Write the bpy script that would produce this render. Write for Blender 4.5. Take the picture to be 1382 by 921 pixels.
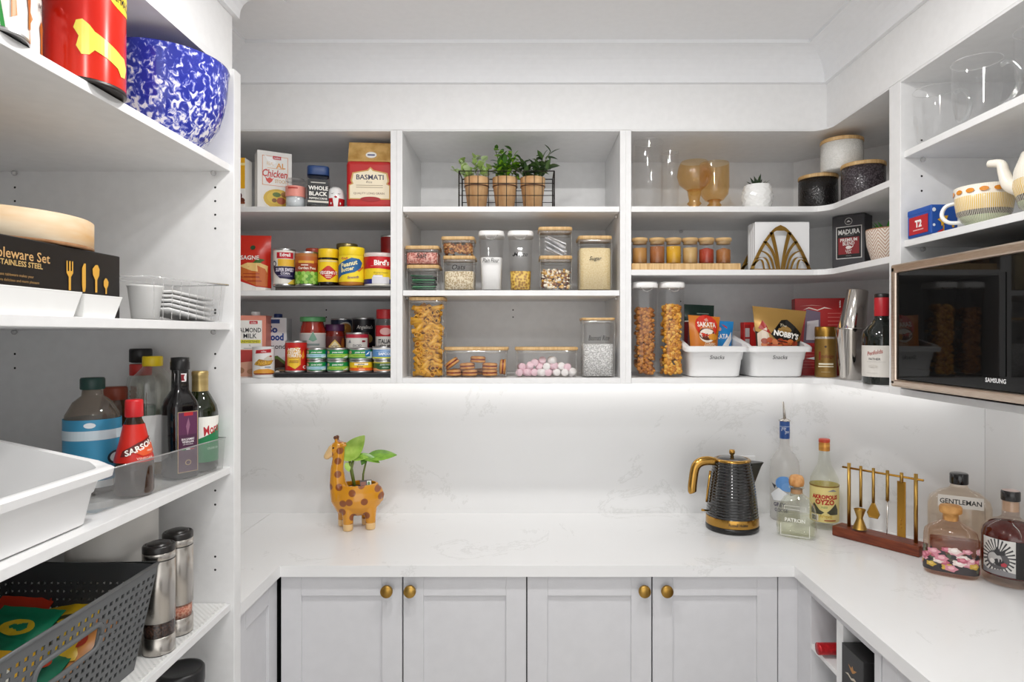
import bpy, bmesh, math, random
from mathutils import Vector, Matrix
random.seed(7)
for o in list(bpy.data.objects): bpy.data.objects.remove(o)
SC = bpy.context.scene
COL = SC.collection
# ---------------------------------------------------------------- camera
F, CX, CY, EYE = 850.0, 706.0, 452.0, 1.5237
cam = bpy.data.cameras.new('camera'); camo = bpy.data.objects.new('camera', cam); COL.objects.link(camo)
camo.location = (0, 0, EYE); camo.rotation_euler = (math.pi/2, 0, 0)
cam.sensor_width = 36; cam.lens = F/1382*36
cam.shift_x = -(CX-691)/1382; cam.shift_y = -(460.5-CY)/1382
cam.clip_start = .02
SC.camera = camo
# ---------------------------------------------------------------- world, lights, exposure
SC.view_settings.view_transform = 'Standard'; SC.view_settings.look = 'None'
SC.view_settings.exposure = 0.30; SC.view_settings.gamma = 1; SC.view_settings.use_curve_mapping = False
w = bpy.data.worlds.new('world'); SC.world = w; w.use_nodes = True
w.node_tree.nodes['Background'].inputs[0].default_value = (1, .995, .985, 1)
w.node_tree.nodes['Background'].inputs[1].default_value = 1.5
try:
    SC.cycles.max_bounces = 10; SC.cycles.diffuse_bounces = 6; SC.cycles.transparent_max_bounces = 24
    SC.cycles.sample_clamp_indirect = 6; SC.cycles.caustics_reflective = False; SC.cycles.caustics_refractive = False
except Exception: pass
def area(name, loc, rot, sx, sy, power, col=(1, 1, 1), shape='RECTANGLE', spread=None):
    l = bpy.data.lights.new(name, 'AREA'); l.shape = shape; l.size = sx; l.size_y = sy; l.energy = power; l.color = col
    if spread: l.spread = spread
    o = bpy.data.objects.new(name, l); COL.objects.link(o); o.location = loc; o.rotation_euler = rot
    return o
CEIL = 2.353
DOWNLIGHTS = [(-.22, 1.05), (.30, 1.05), (.0, .0)]
for x, y in DOWNLIGHTS:
    area('downlight_lamp', (x, y, CEIL-.012), (0, 0, 0), .10, .10, 5.0, (1, .985, .965), 'DISK')
# led strips under the wall units (they light the splashback)
area('led_back', (.0, 2.160, 1.372), (math.radians(0), 0, 0), 1.9, .012, .70, (1, .98, .95))
area('led_right', (1.275, 1.0, 1.372), (0, 0, math.pi/2), 1.3, .012, .45, (1, .98, .95))
area('led_corner', (1.105, 1.975, 1.372), (0, 0, math.radians(-45)), .40, .012, .14, (1, .98, .95))
# ---------------------------------------------------------------- helpers
def X(px, Y): return (px-CX)*Y/F
def Z(py, Y): return EYE+(CY-py)*Y/F
def L(px, Y): return px*Y/F
def lin(h):
    h = h.lstrip('#'); c = [int(h[i:i+2], 16)/255 for i in (0, 2, 4)]
    return tuple((v/12.92 if v <= .04045 else ((v+.055)/1.055)**2.4) for v in c)+(1,)
_m = {}
def newmat(name):
    m = bpy.data.materials.new(name); m.use_nodes = True
    return m, m.node_tree.nodes, m.node_tree.links, m.node_tree.nodes['Principled BSDF']
def M(hexc, rough=.5, metal=0., coat=0., emit=0.):
    k = (hexc, rough, metal, coat, emit)
    if k not in _m:
        m, n, l, b = newmat('mat_'+hexc.strip('#'))
        b.inputs['Base Color'].default_value = lin(hexc); b.inputs['Roughness'].default_value = rough
        b.inputs['Metallic'].default_value = metal
        if coat: b.inputs['Coat Weight'].default_value = coat; b.inputs['Coat Roughness'].default_value = .08
        if emit: b.inputs['Emission Color'].default_value = lin(hexc); b.inputs['Emission Strength'].default_value = emit
        _m[k] = m
    return _m[k]
def noisy(name, c1, c2, scale=20, rough=.5, metal=0., bump=0., stretch=(1, 1, 1), detail=4, lo=.35, hi=.65, coat=0., kind='noise', bscale=None):
    if name in _m: return _m[name]
    m, n, l, b = newmat(name)
    tc = n.new('ShaderNodeTexCoord'); mp = n.new('ShaderNodeMapping'); mp.inputs['Scale'].default_value = stretch
    l.new(tc.outputs['Object'], mp.inputs[0])
    if kind == 'noise':
        t = n.new('ShaderNodeTexNoise'); t.inputs['Scale'].default_value = scale; t.inputs['Detail'].default_value = detail; out = t.outputs['Fac']
    else:
        t = n.new('ShaderNodeTexVoronoi'); t.inputs['Scale'].default_value = scale; out = t.outputs['Distance']
    l.new(mp.outputs[0], t.inputs['Vector'])
    r = n.new('ShaderNodeValToRGB'); r.color_ramp.elements[0].position = lo; r.color_ramp.elements[1].position = hi
    r.color_ramp.elements[0].color = lin(c1); r.color_ramp.elements[1].color = lin(c2)
    l.new(out, r.inputs[0]); l.new(r.outputs[0], b.inputs['Base Color'])
    b.inputs['Roughness'].default_value = rough; b.inputs['Metallic'].default_value = metal
    if coat: b.inputs['Coat Weight'].default_value = coat
    if bump:
        bn = n.new('ShaderNodeBump'); bn.inputs['Strength'].default_value = bump; bn.inputs['Distance'].default_value = .002
        l.new(out, bn.inputs['Height']); l.new(bn.outputs[0], b.inputs['Normal'])
    _m[name] = m; return m
def clear(name, tint='#ffffff', base=.05, edge=.55, rough=.03, milk=0., milkcol='#ffffff', pw=3.0):
    """thin clear sheet: transparent, with mirror reflection growing at grazing angles"""
    if name in _m: return _m[name]
    m = bpy.data.materials.new(name); m.use_nodes = True; n = m.node_tree.nodes; l = m.node_tree.links
    n.remove(n['Principled BSDF']); out = n['Material Output']
    tr = n.new('ShaderNodeBsdfTransparent'); tr.inputs[0].default_value = lin(tint)
    gl = n.new('ShaderNodeBsdfGlossy'); gl.inputs['Roughness'].default_value = rough; gl.inputs[0].default_value = (1, 1, 1, 1)
    lw = n.new('ShaderNodeLayerWeight'); lw.inputs[0].default_value = .5
    p = n.new('ShaderNodeMath'); p.operation = 'POWER'; p.inputs[1].default_value = pw; l.new(lw.outputs['Facing'], p.inputs[0])
    mu = n.new('ShaderNodeMath'); mu.operation = 'MULTIPLY_ADD'; mu.inputs[1].default_value = edge; mu.inputs[2].default_value = base
    l.new(p.outputs[0], mu.inputs[0])
    src = tr.outputs[0]
    if milk:
        df = n.new('ShaderNodeBsdfDiffuse'); df.inputs[0].default_value = lin(milkcol)
        tl = n.new('ShaderNodeBsdfTranslucent'); tl.inputs[0].default_value = lin(milkcol)
        a = n.new('ShaderNodeMixShader'); a.inputs[0].default_value = .5; l.new(df.outputs[0], a.inputs[1]); l.new(tl.outputs[0], a.inputs[2])
        b_ = n.new('ShaderNodeMixShader'); b_.inputs[0].default_value = milk; l.new(src, b_.inputs[1]); l.new(a.outputs[0], b_.inputs[2]); src = b_.outputs[0]
    mx = n.new('ShaderNodeMixShader'); l.new(mu.outputs[0], mx.inputs[0]); l.new(src, mx.inputs[1]); l.new(gl.outputs[0], mx.inputs[2])
    l.new(mx.outputs[0], out.inputs[0]); _m[name] = m; return m

class MB:
    def __init__(s): s.v = []; s.f = []; s.mi = []; s.sm = []
    def add(s, v, f, mi=0, smooth=False):
        k = len(s.v); s.v += [tuple(p) for p in v]
        for q in f: s.f.append(tuple(i+k for i in q)); s.mi.append(mi); s.sm.append(smooth)
        return s
    def box(s, x0, x1, y0, y1, z0, z1, mi=0):
        v = [(x, y, z) for z in (z0, z1) for y in (y0, y1) for x in (x0, x1)]
        return s.add(v, [(0, 2, 3, 1), (4, 5, 7, 6), (0, 1, 5, 4), (2, 6, 7, 3), (0, 4, 6, 2), (1, 3, 7, 5)], mi)
    def bbox(s, x0, x1, y0, y1, z0, z1, bev=.002, mi=0, seg=2):
        bm = bmesh.new(); bmesh.ops.create_cube(bm, size=1)
        for q in bm.verts:
            q.co = Vector(((x0+x1)/2+q.co.x*(x1-x0), (y0+y1)/2+q.co.y*(y1-y0), (z0+z1)/2+q.co.z*(z1-z0)))
        bmesh.ops.bevel(bm, geom=bm.edges[:], offset=bev, segments=seg, affect='EDGES', profile=.5)
        return s.bm(bm, mi)
    def bm(s, bm, mi=0, smooth=False, mat=None):
        bm.verts.index_update(); k = [((mat @ q.co) if mat else q.co) for q in bm.verts]
        s.add(k, [[q.index for q in f.verts] for f in bm.faces], mi, smooth); bm.free(); return s
    def lathe(s, prof, seg=28, sx=1., sy=1., e=2., mi=0, c=(0, 0, 0), smooth=True, close=False):
        ring = []
        for i in range(seg):
            t = 2*math.pi*(i+.5)/seg; a, b = math.cos(t), math.sin(t)
            r = (abs(a)**e+abs(b)**e)**(-1/e) if e != 2 else 1
            ring.append((a*r*sx, b*r*sy))
        v, f, rows, fm = [], [], [], []
        for p in prof:
            if p[0] <= 1e-6: rows.append([len(v)]); v.append((c[0], c[1], c[2]+p[1]))
            else:
                rows.append(list(range(len(v), len(v)+seg))); v += [(c[0]+p[0]*a, c[1]+p[0]*b, c[2]+p[1]) for a, b in ring]
        for k in range(len(rows)-1):
            A, B = rows[k], rows[k+1]; m = prof[k+1][2] if len(prof[k+1]) > 2 else mi
            for i in range(seg):
                j = (i+1) % seg
                if len(A) == 1 and len(B) == 1: continue
                if len(A) == 1: q = (A[0], B[j], B[i])
                elif len(B) == 1: q = (A[i], A[j], B[0])
                else: q = (A[i], A[j], B[j], B[i])
                f.append(q); fm.append(m)
        k0 = len(s.v); s.v += v
        for q, m in zip(f, fm): s.f.append(tuple(i+k0 for i in q)); s.mi.append(m); s.sm.append(smooth)
        return s
    def tube(s, pts, r, seg=8, mi=0, cap=True, flat=1.0, smooth=True):
        pts = [Vector(p) for p in pts]; rs = r if isinstance(r, (list, tuple)) else [r]*len(pts)
        n0 = None; v = []; f = []
        for i, p in enumerate(pts):
            d = (pts[min(i+1, len(pts)-1)]-pts[max(i-1, 0)]).normalized()
            if n0 is None:
                n0 = d.orthogonal().normalized()
                if abs(d.z) < .9: n0 = Vector((0, 0, 1)).cross(d).normalized()
            n0 = (n0-d*n0.dot(d)).normalized(); b = d.cross(n0)
            for k in range(seg):
                a = 2*math.pi*k/seg; v.append(p+n0*math.cos(a)*rs[i]+b*math.sin(a)*rs[i]*flat)
        for i in range(len(pts)-1):
            for k in range(seg):
                j = (k+1) % seg; f.append((i*seg+k, i*seg+j, (i+1)*seg+j, (i+1)*seg+k))
        if cap: f.append(tuple(range(seg-1, -1, -1))); f.append(tuple(range((len(pts)-1)*seg, len(pts)*seg)))
        return s.add(v, f, mi, smooth)
    def pipe(s, pts, r, seg=10, n=6, **k):
        P_ = [Vector(p) for p in pts]; rs = r if isinstance(r, (list, tuple)) else [r]*len(pts); q = []; rr = []
        for i in range(len(P_)-1):
            a, b, c, d = P_[max(i-1, 0)], P_[i], P_[i+1], P_[min(i+2, len(P_)-1)]
            for j in range(n):
                t = j/n; q.append(.5*((2*b)+(c-a)*t+(2*a-5*b+4*c-d)*t*t+(3*b-a-3*c+d)*t**3)); rr.append(rs[i]*(1-t)+rs[i+1]*t)
        return s.tube(q+[P_[-1]], rr+[rs[-1]], seg, **k)
    def prism(s, poly, z0, z1, mi=0):
        n = len(poly); v = [(x, y, z0) for x, y in poly]+[(x, y, z1) for x, y in poly]
        f = [tuple(range(n-1, -1, -1)), tuple(range(n, 2*n))]+[(i, (i+1) % n, n+(i+1) % n, n+i) for i in range(n)]
        return s.add(v, f, mi)
    def plate(s, poly, y0, y1, mi=0):
        """polygon in x,z extruded along y"""
        n = len(poly); v = [(x, y0, z) for x, z in poly]+[(x, y1, z) for x, z in poly]
        f = [tuple(range(n)), tuple(range(2*n-1, n-1, -1))]+[(i, n+i, n+(i+1) % n, (i+1) % n) for i in range(n)]
        return s.add(v, f, mi)
    def ball(s, c, r, mi=0, seg=12, rings=8, smooth=True):
        r = (r, r, r) if not isinstance(r, (list, tuple)) else r
        bm = bmesh.new(); bmesh.ops.create_uvsphere(bm, u_segments=seg, v_segments=rings, radius=1)
        return s.bm(bm, mi, smooth, Matrix.Translation(c) @ Matrix.Diagonal((r[0], r[1], r[2], 1)))
    def xform(s, mat):
        s.v = [tuple(mat @ Vector(p)) for p in s.v]; return s
def mk(name, mb, mats, parent=None, fix=True):
    me = bpy.data.meshes.new(name); me.from_pydata(mb.v, [], mb.f)
    mats = mats if isinstance(mats, (list, tuple)) else [mats]
    for m in mats: me.materials.append(m)
    me.polygons.foreach_set('material_index', mb.mi); me.polygons.foreach_set('use_smooth', mb.sm); me.update()
    if fix:
        bm = bmesh.new(); bm.from_mesh(me); bmesh.ops.recalc_face_normals(bm, faces=bm.faces); bm.to_mesh(me); bm.free()
    o = bpy.data.objects.new(name, me); COL.objects.link(o)
    if parent: o.parent = parent
    return o
def tag(o, label, cat, group=None, kind=None):
    o['label'] = label; o['category'] = cat
    if group: o['group'] = group
    if kind: o['kind'] = kind
    return o
def thing(name, label, cat, x, y, z, rz=0., group=None):
    o = bpy.data.objects.new(name, None); COL.objects.link(o); o.empty_display_size = .05
    o.location = (x, y, z); o.rotation_euler = (0, 0, rz)
    return tag(o, label, cat, group)
def struct(name, mb, mat):
    o = mk(name, mb, mat); o['kind'] = 'structure'; return o
def face(x, y, k=1.): return math.atan2(-x, y)*k
def dup(o, parent=None):
    c = o.copy(); COL.objects.link(c); c.parent = parent
    for ch in o.children: dup(ch, c)
    return c
# ------- printed art: shapes and lettering laid on flat or round faces
def R(x0, y0, x1, y1, c): return ('p', [(x0, y0), (x1, y0), (x1, y1), (x0, y1)], c)
def O(cx, cy, rx, ry, c, n=20): return ('p', [(cx+rx*math.cos(2*math.pi*i/n), cy+ry*math.sin(2*math.pi*i/n)) for i in range(n)], c)
def P(pts, c): return ('p', pts, c)
def T(s, cx, cy, h, c, wmax=None, bold=0., sh=0., rot=0.): return ('t', s, cx, cy, h, c, wmax, bold, sh, rot)
_txt = {}
def textmesh(s, bold, sh):
    k = (s, bold, sh)
    if k not in _txt:
        cu = bpy.data.curves.new('t', 'FONT'); cu.body = s; cu.size = 1; cu.offset = bold; cu.shear = sh; cu.resolution_u = 2
        ob = bpy.data.objects.new('t', cu); me = bpy.data.meshes.new_from_object(ob)
        v = [(p.co.x, p.co.y) for p in me.vertices]; f = [list(q.vertices) for q in me.polygons]
        bpy.data.objects.remove(ob); bpy.data.meshes.remove(me); bpy.data.curves.remove(cu)
        xs = [p[0] for p in v] or [0]; ys = [p[1] for p in v] or [0]
        _txt[k] = (v, f, (min(xs)+max(xs))/2, max(xs)-min(xs), (min(ys)+max(ys))/2, max(ys)-min(ys))
    return _txt[k]
def art(parent, items, w, h, fn, rough=.45, off0=.0005, step=.00012, cut=None, names=('label_print', 'lettering')):
    """items in fractions of the printed face (x -.5...5, y 0..1); fn(u, v, d) -> local point"""
    out = []
    for kind, name in (('p', names[0]), ('t', names[1])):
        mb = MB(); mats = []; cols = {}
        for li, it in enumerate(items):
            if it[0] != kind: continue
            c = it[2] if kind == 'p' else it[5]
            if c not in cols: cols[c] = len(mats); mats.append(M(c, rough) if isinstance(c, str) else c)
            d = off0+step*li
            if kind == 'p':
                bm = bmesh.new(); bm.faces.new([bm.verts.new((x*w, y*h, 0)) for x, y in it[1]])
                if cut:
                    xs = [x*w for x, _ in it[1]]; a = math.floor(min(xs)/cut)*cut
                    while a < max(xs):
                        bmesh.ops.bisect_plane(bm, geom=bm.verts[:]+bm.edges[:]+bm.faces[:], plane_co=(a, 0, 0), plane_no=(1, 0, 0)); a += cut
                bm.verts.index_update()
                mb.add([fn(q.co.x, q.co.y, d) for q in bm.verts], [[q.index for q in f.verts] for f in bm.faces], cols[c]); bm.free()
            else:
                _, s, cx, cy, hh, c, wm, bold, sh, rot = it
                v, f, mx, tw, my, th = textmesh(s, bold, sh)
                if th <= 0: continue
                k = hh*h/th; kx = k
                if wm and tw*k > wm*w: kx = wm*w/tw
                ca, sa = math.cos(rot), math.sin(rot)
                pts = []
                for px, py in v:
                    a, b = (px-mx)*kx, (py-my)*k
                    pts.append(fn(cx*w+a*ca-b*sa, cy*h+a*sa+b*ca, d))
                mb.add(pts, f, cols[c])
        if mb.v: out.append(mk(name, mb, mats, parent, fix=False)); out[-1]['kind'] = 'stuff'
    return out
def on_flat(y, x0=0., z0=0.): return lambda u, v, d: (x0+u, y-d, z0+v)
def on_cyl(r, z0=0., a0=-math.pi/2): return lambda u, v, d: ((r+d)*math.cos(a0+u/r), (r+d)*math.sin(a0+u/r), z0+v)
def on_mat(mat): return lambda u, v, d: mat @ Vector((u, v, d))
# ------- shared materials
WHITE = noisy('white_melamine', '#e6e6e6', '#eaeaea', 40, .42, bump=.02)
DOORM = noisy('grey_painted_door', '#d4d4d7', '#d7d7da', 30, .45)
WALLM = noisy('wall_paint', '#ebebeb', '#eeeeee', 60, .7, bump=.03)
CEILM = noisy('ceiling_paint', '#f0f1f3', '#f2f3f5', 60, .8)
GOLD = M('#b8893a', .28, 1.); BRASS = noisy('brushed_brass', '#9a7434', '#c09a52', 30, .33, 1., stretch=(1, 1, .05))
STEEL = noisy('brushed_steel', '#b5afa8', '#c9c4bd', 60, .27, 1., stretch=(1, 1, .02)); CHROME = M('#d8d8d8', .08, 1.)
TIN = M('#c9c9c9', .3, 1.); BLACK = M('#121212', .35); WHITEP = M('#eeeeee', .3); CERAM = M('#f1f1ef', .15, 0, .3)
WOOD = noisy('bamboo', '#c29a63', '#d9b885', 14, .5, stretch=(1, 1, 9)); WOODT = noisy('bamboo_flat', '#c39a62', '#dcba86', 14, .5, stretch=(12, 1.2, 1))
CLEAR = clear('clear_plastic', '#fafafa', .03, .42, .05); GLASS = clear('clear_glass', '#fdfdfd', .035, .65, .015, pw=4.)
ACRYL = clear('acrylic', '#f1f1f0', .05, .6, .04, milk=.10)
def stone(name):
    m, n, l, b = newmat(name)
    tc = n.new('ShaderNodeTexCoord'); t = n.new('ShaderNodeTexNoise'); t.inputs['Scale'].default_value = 3.4; t.inputs['Detail'].default_value = 12; t.inputs['Roughness'].default_value = .72
    t.inputs['Distortion'].default_value = .8
    l.new(tc.outputs['Object'], t.inputs['Vector'])
    r = n.new('ShaderNodeValToRGB'); e = r.color_ramp.elements
    e[0].position = .36; e[0].color = lin('#eaeaea'); e[1].position = .66; e[1].color = lin('#ececec')
    q = e.new(.585); q.color = lin('#ebebeb'); q = e.new(.60); q.color = lin('#dededd'); q = e.new(.617); q.color = lin('#ebebeb')
    l.new(t.outputs['Fac'], r.inputs[0]); l.new(r.outputs[0], b.inputs['Base Color']); b.inputs['Roughness'].default_value = .22
    return m
STONE = stone('white_quartz')
# ================================================================ ROOM
YB, YUF, YCF = 2.2, 1.857, 1.699          # back wall, wall-unit front, worktop front
XL, XR = -1.22, 1.329                     # side walls
XTF = -.6556                              # tall unit front
XUR = .895                                # wall-unit front on the other side
DX, DY = .942, 1.813                      # start and end of the cut corner
YO = -1.6
ZT = 2.128
struct('floor', MB().box(XL-.1, XR+.1, YO, YB+.1, -.05, 0), noisy('floor_tile', '#d6d2cc', '#dedad4', 3, .4))
struct('ceiling', MB().box(XL-.1, XR+.1, YO, YB+.1, CEIL, CEIL+.05), CEILM)
struct('wall_back', MB().box(XL-.1, DX+.02, YB+.02, YB+.12, 0, CEIL), WALLM)
struct('wall_left', MB().box(XL-.1, XL, YO, YB+.02, 0, CEIL), WALLM)
struct('wall_right', MB().box(XR+.02, XR+.12, YO, DY+.02, 0, CEIL), WALLM)
struct('wall_corner', MB().prism([(DX+.008, YB+.02), (XR+.02, DY+.008), (XR+.12, DY), (XR+.12, YB+.12), (DX, YB+.12)], 0, CEIL), WALLM)
# bulkheads above the units
path = [(XTF-.02, YO), (XTF-.02, 1.4626), (-.87, 1.4626), (-.87, YUF), (XUR, YUF), (XUR, YO)]
def bulk(name, poly): return struct(name, MB().prism(poly, ZT+.0005, CEIL), WALLM)
bulk('wall_bulkhead_left', [(XL, YO), (XTF-.02, YO), (XTF-.02, 1.4626), (-.87, 1.4626), (-.87, YUF), (XL, YUF)])
bulk('wall_bulkhead_back', [(XL, YUF), (XUR, YUF), (DX, 2.19), (XL, 2.19)])
bulk('wall_bulkhead_right', [(XUR, YUF), (XUR, YO), (XR, YO), (XR, DY), (DX, 2.19)])
# cove cornice swept along the bulkheads
prof = [(0, 2.263), (.012, 2.263), (.012, 2.269)]
for i in range(1, 8):
    a = math.pi/2*i/8; prof.append((.086-.074*math.cos(a), 2.269+.074*math.sin(a)))
prof += [(.086, 2.343), (.09, 2.343), (.09, CEIL)]
def side_dirs(pts):
    out = []
    for i in range(len(pts)):
        ns = []
        for a, b in ((i-1, i), (i, i+1)):
            if a >= 0 and b < len(pts):
                d = Vector((pts[b][0]-pts[a][0], pts[b][1]-pts[a][1])).normalized(); ns.append(Vector((d.y, -d.x)))
        n = ns[0] if len(ns) == 1 else (ns[0]+ns[1])/(1+ns[0].dot(ns[1]))
        out.append(n)
    return out
dirs = side_dirs(path)
for i in range(len(path)-1):
    mb = MB(); v = []
    for k in (i, i+1):
        for p, z in prof: v.append((path[k][0]+dirs[k].x*p, path[k][1]+dirs[k].y*p, z))
    n = len(prof); mb.add(v, [(q, q+1, n+q+1, n+q) for q in range(n-1)], 0, False)
    struct('trim_%d' % (i+1), mb, CEILM)
# downlight fittings
for i, (x, y) in enumerate(DOWNLIGHTS):
    t = thing('ceiling_downlight', 'round white recessed downlight in the ceiling', 'light', x, y, CEIL, 0, 'ceiling downlights')
    mk('trim_ring', MB().lathe([(.052, 0), (.066, 0), (.064, -.006), (.052, -.004)], 24), WHITEP, t)
    mk('lens', MB().lathe([(0, -.003), (.052, -.003)], 24), M('#fff4e4', .5, 0, 0, 6.), t)
# ================================================================ SPLASHBACK + WORKTOP
ZC = .90
struct('wall_splashback_back', MB().box(XL, DX, YB, YB+.0195, ZC, 1.38), STONE)
struct('wall_splashback_corner', MB().prism([(DX, YB), (XR, DY), (XR+.013, DY+.013), (DX+.013, YB+.013)], ZC, 1.38), STONE)
struct('wall_splashback_right', MB().box(XR, XR+.018, YO+.4, DY-.001, ZC, 1.38), STONE)
t = thing('worktop', 'white quartz worktop running round three sides of the pantry', 'worktop', 0, 0, 0)
XWL, XWR = -.6556, .7316
mk('slab', MB().prism([(-.880, YCF-.0), (XWR, YCF), (XWR, YO+.4), (XR, YO+.4), (XR, DY), (DX, YB), (-.880, YB)], ZC-.03, ZC), STONE, t)
mk('slab', MB().prism([(XL, 1.4636), (XWL, 1.4636), (XWL, YCF-.0005), (-.8815, YCF-.0005), (-.8815, YB), (XL, YB)], ZC-.03, ZC), STONE, t)
mk('front_strip', MB().prism([(XWL+.0005, YCF-.0008), (XWL+.0005, YCF+.012), (-.879, YCF+.012), (-.879, YCF-.0008)], ZC-.03, ZC+.0001), STONE, t)
o = mk('power_point', MB().bbox(X(976, 2.19), X(1020, 2.19), 2.192, 2.2, Z(645, 2.19), Z(616, 2.19), .002), WHITEP)
tag(o, 'white double power point on the splashback behind the kettle', 'power point')
# ================================================================ UNITS
GAP = M('#2c2c2e', .8)
def shelf_pins(parent, pts):
    for (x, y, z) in pts:
        mk('shelf_pin', MB().ball((x, y, z), (.006, .006, .006), 0, 8, 6), clear('pin_plastic', '#eeeeee', .1, .5, .1, .4), parent)
def holes(parent, pts, axis):
    mb = MB()
    for (x, y, z) in pts:
        v = []
        for i in range(8):
            a = math.pi*2*i/8; c, s = .0026*math.cos(a), .0026*math.sin(a)
            v.append((x+c, y, z+s) if axis == 'y' else (x, y+c, z+s))
        mb.add(v, [tuple(range(8))])
    o = mk('pin_hole', mb, M('#1a1a1a', .8), parent); o['kind'] = 'stuff'
# tall open unit on one side
t = thing('tall_shelf_unit', 'tall white open shelving unit holding bottles, basket and tableware', 'shelf unit', 0, 0, 0)
mk('side_panel', MB().bbox(XL, XTF, 1.429, 1.4626, .0, ZT, .0012), WHITE, t)
mk('side_panel', MB().bbox(XL, XTF, -.333, -.30, .0, ZT, .0012), WHITE, t)
mk('top_panel', MB().box(XL, XTF-.008, -.30, 1.429, ZT-.016, ZT), WHITE, t)
mk('back_panel', MB().box(XL, XL+.008, -.30, 1.429, 0.0, ZT-.016), WHITE, t)
SH1, SH2, SH3, SH4, SH5 = 1.910, 1.5506, 1.2245, .9135, .60
for z in (SH1, SH2, SH3, SH4, SH5, .3, .1):
    mk('shelf', MB().bbox(XL+.008, -.664, -.2995, 1.4285, z-.016, z, .001), WHITE, t)
shelf_pins(t, [(x, 1.423, z-.021) for x in (-.700, -1.150) for z in (SH1, SH2, SH3)])
holes(t, [(x, 1.4287, z) for x in (-.6985, -1.153) for z in (1.858, 1.827, 1.796, 1.765, 1.580, 1.553+.02, 1.480, 1.448, 1.170, 1.138, 1.02, .99)], 'y')
# wall units along the back
def upper(label, x0, x1, shelves, name='wall_shelf_unit', tl=.0165, tr=.0165):
    t = thing(name, label, 'shelf unit', 0, 0, 0, 0, 'wall shelf units above the worktop')
    mk('side_panel', MB().bbox(x0-tl, x0, YUF, YB-.006, 1.38, ZT, .001), WHITE, t)
    mk('side_panel', MB().bbox(x1, x1+tr, YUF, YB-.006, 1.38, ZT, .001), WHITE, t)
    mk('back_panel', MB().box(x0, x1, YB-.006, YB+.0, 1.38, ZT), WHITE, t)
    mk('top_panel', MB().bbox(x0, x1, YUF, YB-.006, ZT-.004, ZT, .001), WHITE, t)
    mk('bottom_panel', MB().bbox(x0, x1, YUF, YB-.006, 1.38, 1.396, .001), WHITE, t)
    for z in shelves: mk('shelf', MB().bbox(x0+.001, x1-.001, YUF+.004, YB-.007, z-.016, z, .001), WHITE, t)
    shelf_pins(t, [(x, YUF+.05, z-.021) for x in (x0+.004, x1-.004) for z in shelves])
    holes(t, [((x0+x1)/2+dx, YB-.0065, z) for dx in ((x1-x0)*.0,) for z in (1.61, 1.585, 1.80)], 'y')
    return t
XA0, XA1, XB0, XB1, XC0 = -.98, -.391, -.356, .286, .319
SU, SM, SMR, SB = 1.903, 1.655, 1.716, 1.396
upper('white wall shelf unit stacked with tins, jars and cartons', XA0, XA1, (SU, SM), tr=.0174)
upper('white wall shelf unit with potted plants and clear storage boxes', XB0, XB1, (SU, SM), tl=.0174)
# corner unit with a cut back and shelves that turn the corner
def corner_poly(front, xr, yr, inset=.0, r=.05):
    pts = [(XC0+inset, front)]
    for i in range(0, 9):
        a = i/8*math.pi/2
        pts.append((xr-r+r*math.sin(a), front-r+r*math.cos(a)))
    pts += [(xr, yr), (XR-.002, yr), (XR-.002, DY), (DX, YB-.008), (XC0+inset, YB-.008)]
    return pts
t = thing('corner_shelf_unit', 'white corner shelf unit with rounded shelves and a cut-off back', 'shelf unit', 0, 0, 0)
mk('side_panel', MB().bbox(XC0-.0165, XC0, YUF, YB-.006, 1.38, ZT, .001), WHITE, t)
mk('back_panel', MB().box(XC0, DX, YB-.006, YB, 1.38, ZT), WHITE, t)
mk('back_panel', MB().prism([(DX, YB-.007), (XR-.001, DY-.003), (XR-.001, DY), (DX, YB)], 1.38, ZT), WHITE, t)
mk('back_panel', MB().box(XR-.0015, XR-.0005, 1.5405, DY, 1.38, ZT), WHITE, t)
for nm, z, th, fr in (('top_panel', ZT, .004, YUF), ('bottom_panel', 1.396, .016, YUF), ('shelf', SU, .016, YUF+.003), ('shelf', SMR, .016, YUF+.003)):
    mk(nm, MB().prism(corner_poly(fr, XUR+(fr-YUF), 1.5405, .0005), z-th, z), WHITE, t)
holes(t, [((XC0+.23), YB-.0065, z) for z in (1.64, 1.61, 1.80)], 'y')
shelf_pins(t, [(XC0+.23, YB-.012, z-.02) for z in (SU, SMR)])
# open unit with the microwave
t = thing('open_shelf_unit', 'white open wall unit holding glass mugs, teapot and microwave', 'shelf unit', 0, 0, 0)
mk('side_panel', MB().bbox(XUR, XR, 1.4935, 1.54, 1.38, ZT, .001), WHITE, t)
mk('side_panel', MB().bbox(XUR, XR, -.333, -.30, 1.38, ZT, .001), WHITE, t)
mk('top_panel', MB().box(XUR, XR, -.30, 1.4935, ZT-.006, ZT), WHITE, t)
mk('back_panel', MB().box(XR-.0015, XR, -.30, 1.4935, 1.38, ZT-.006), WHITE, t)
SRA, SRB = 1.959, 1.747
for z in (SRA, SRB): mk('shelf', MB().bbox(XUR+.008, XR-.002, -.2995, 1.493, z-.016, z, .001), WHITE, t)
mk('bottom_panel', MB().bbox(XUR, XR-.002, -.2995, 1.493, 1.38, 1.396, .001), WHITE, t)
shelf_pins(t, [(.945, 1.488, z-.021) for z in (SRA, SRB)])
holes(t, [(.945, 1.4932, z) for z in (1.985, 1.900, 1.865)], 'y')
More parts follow.
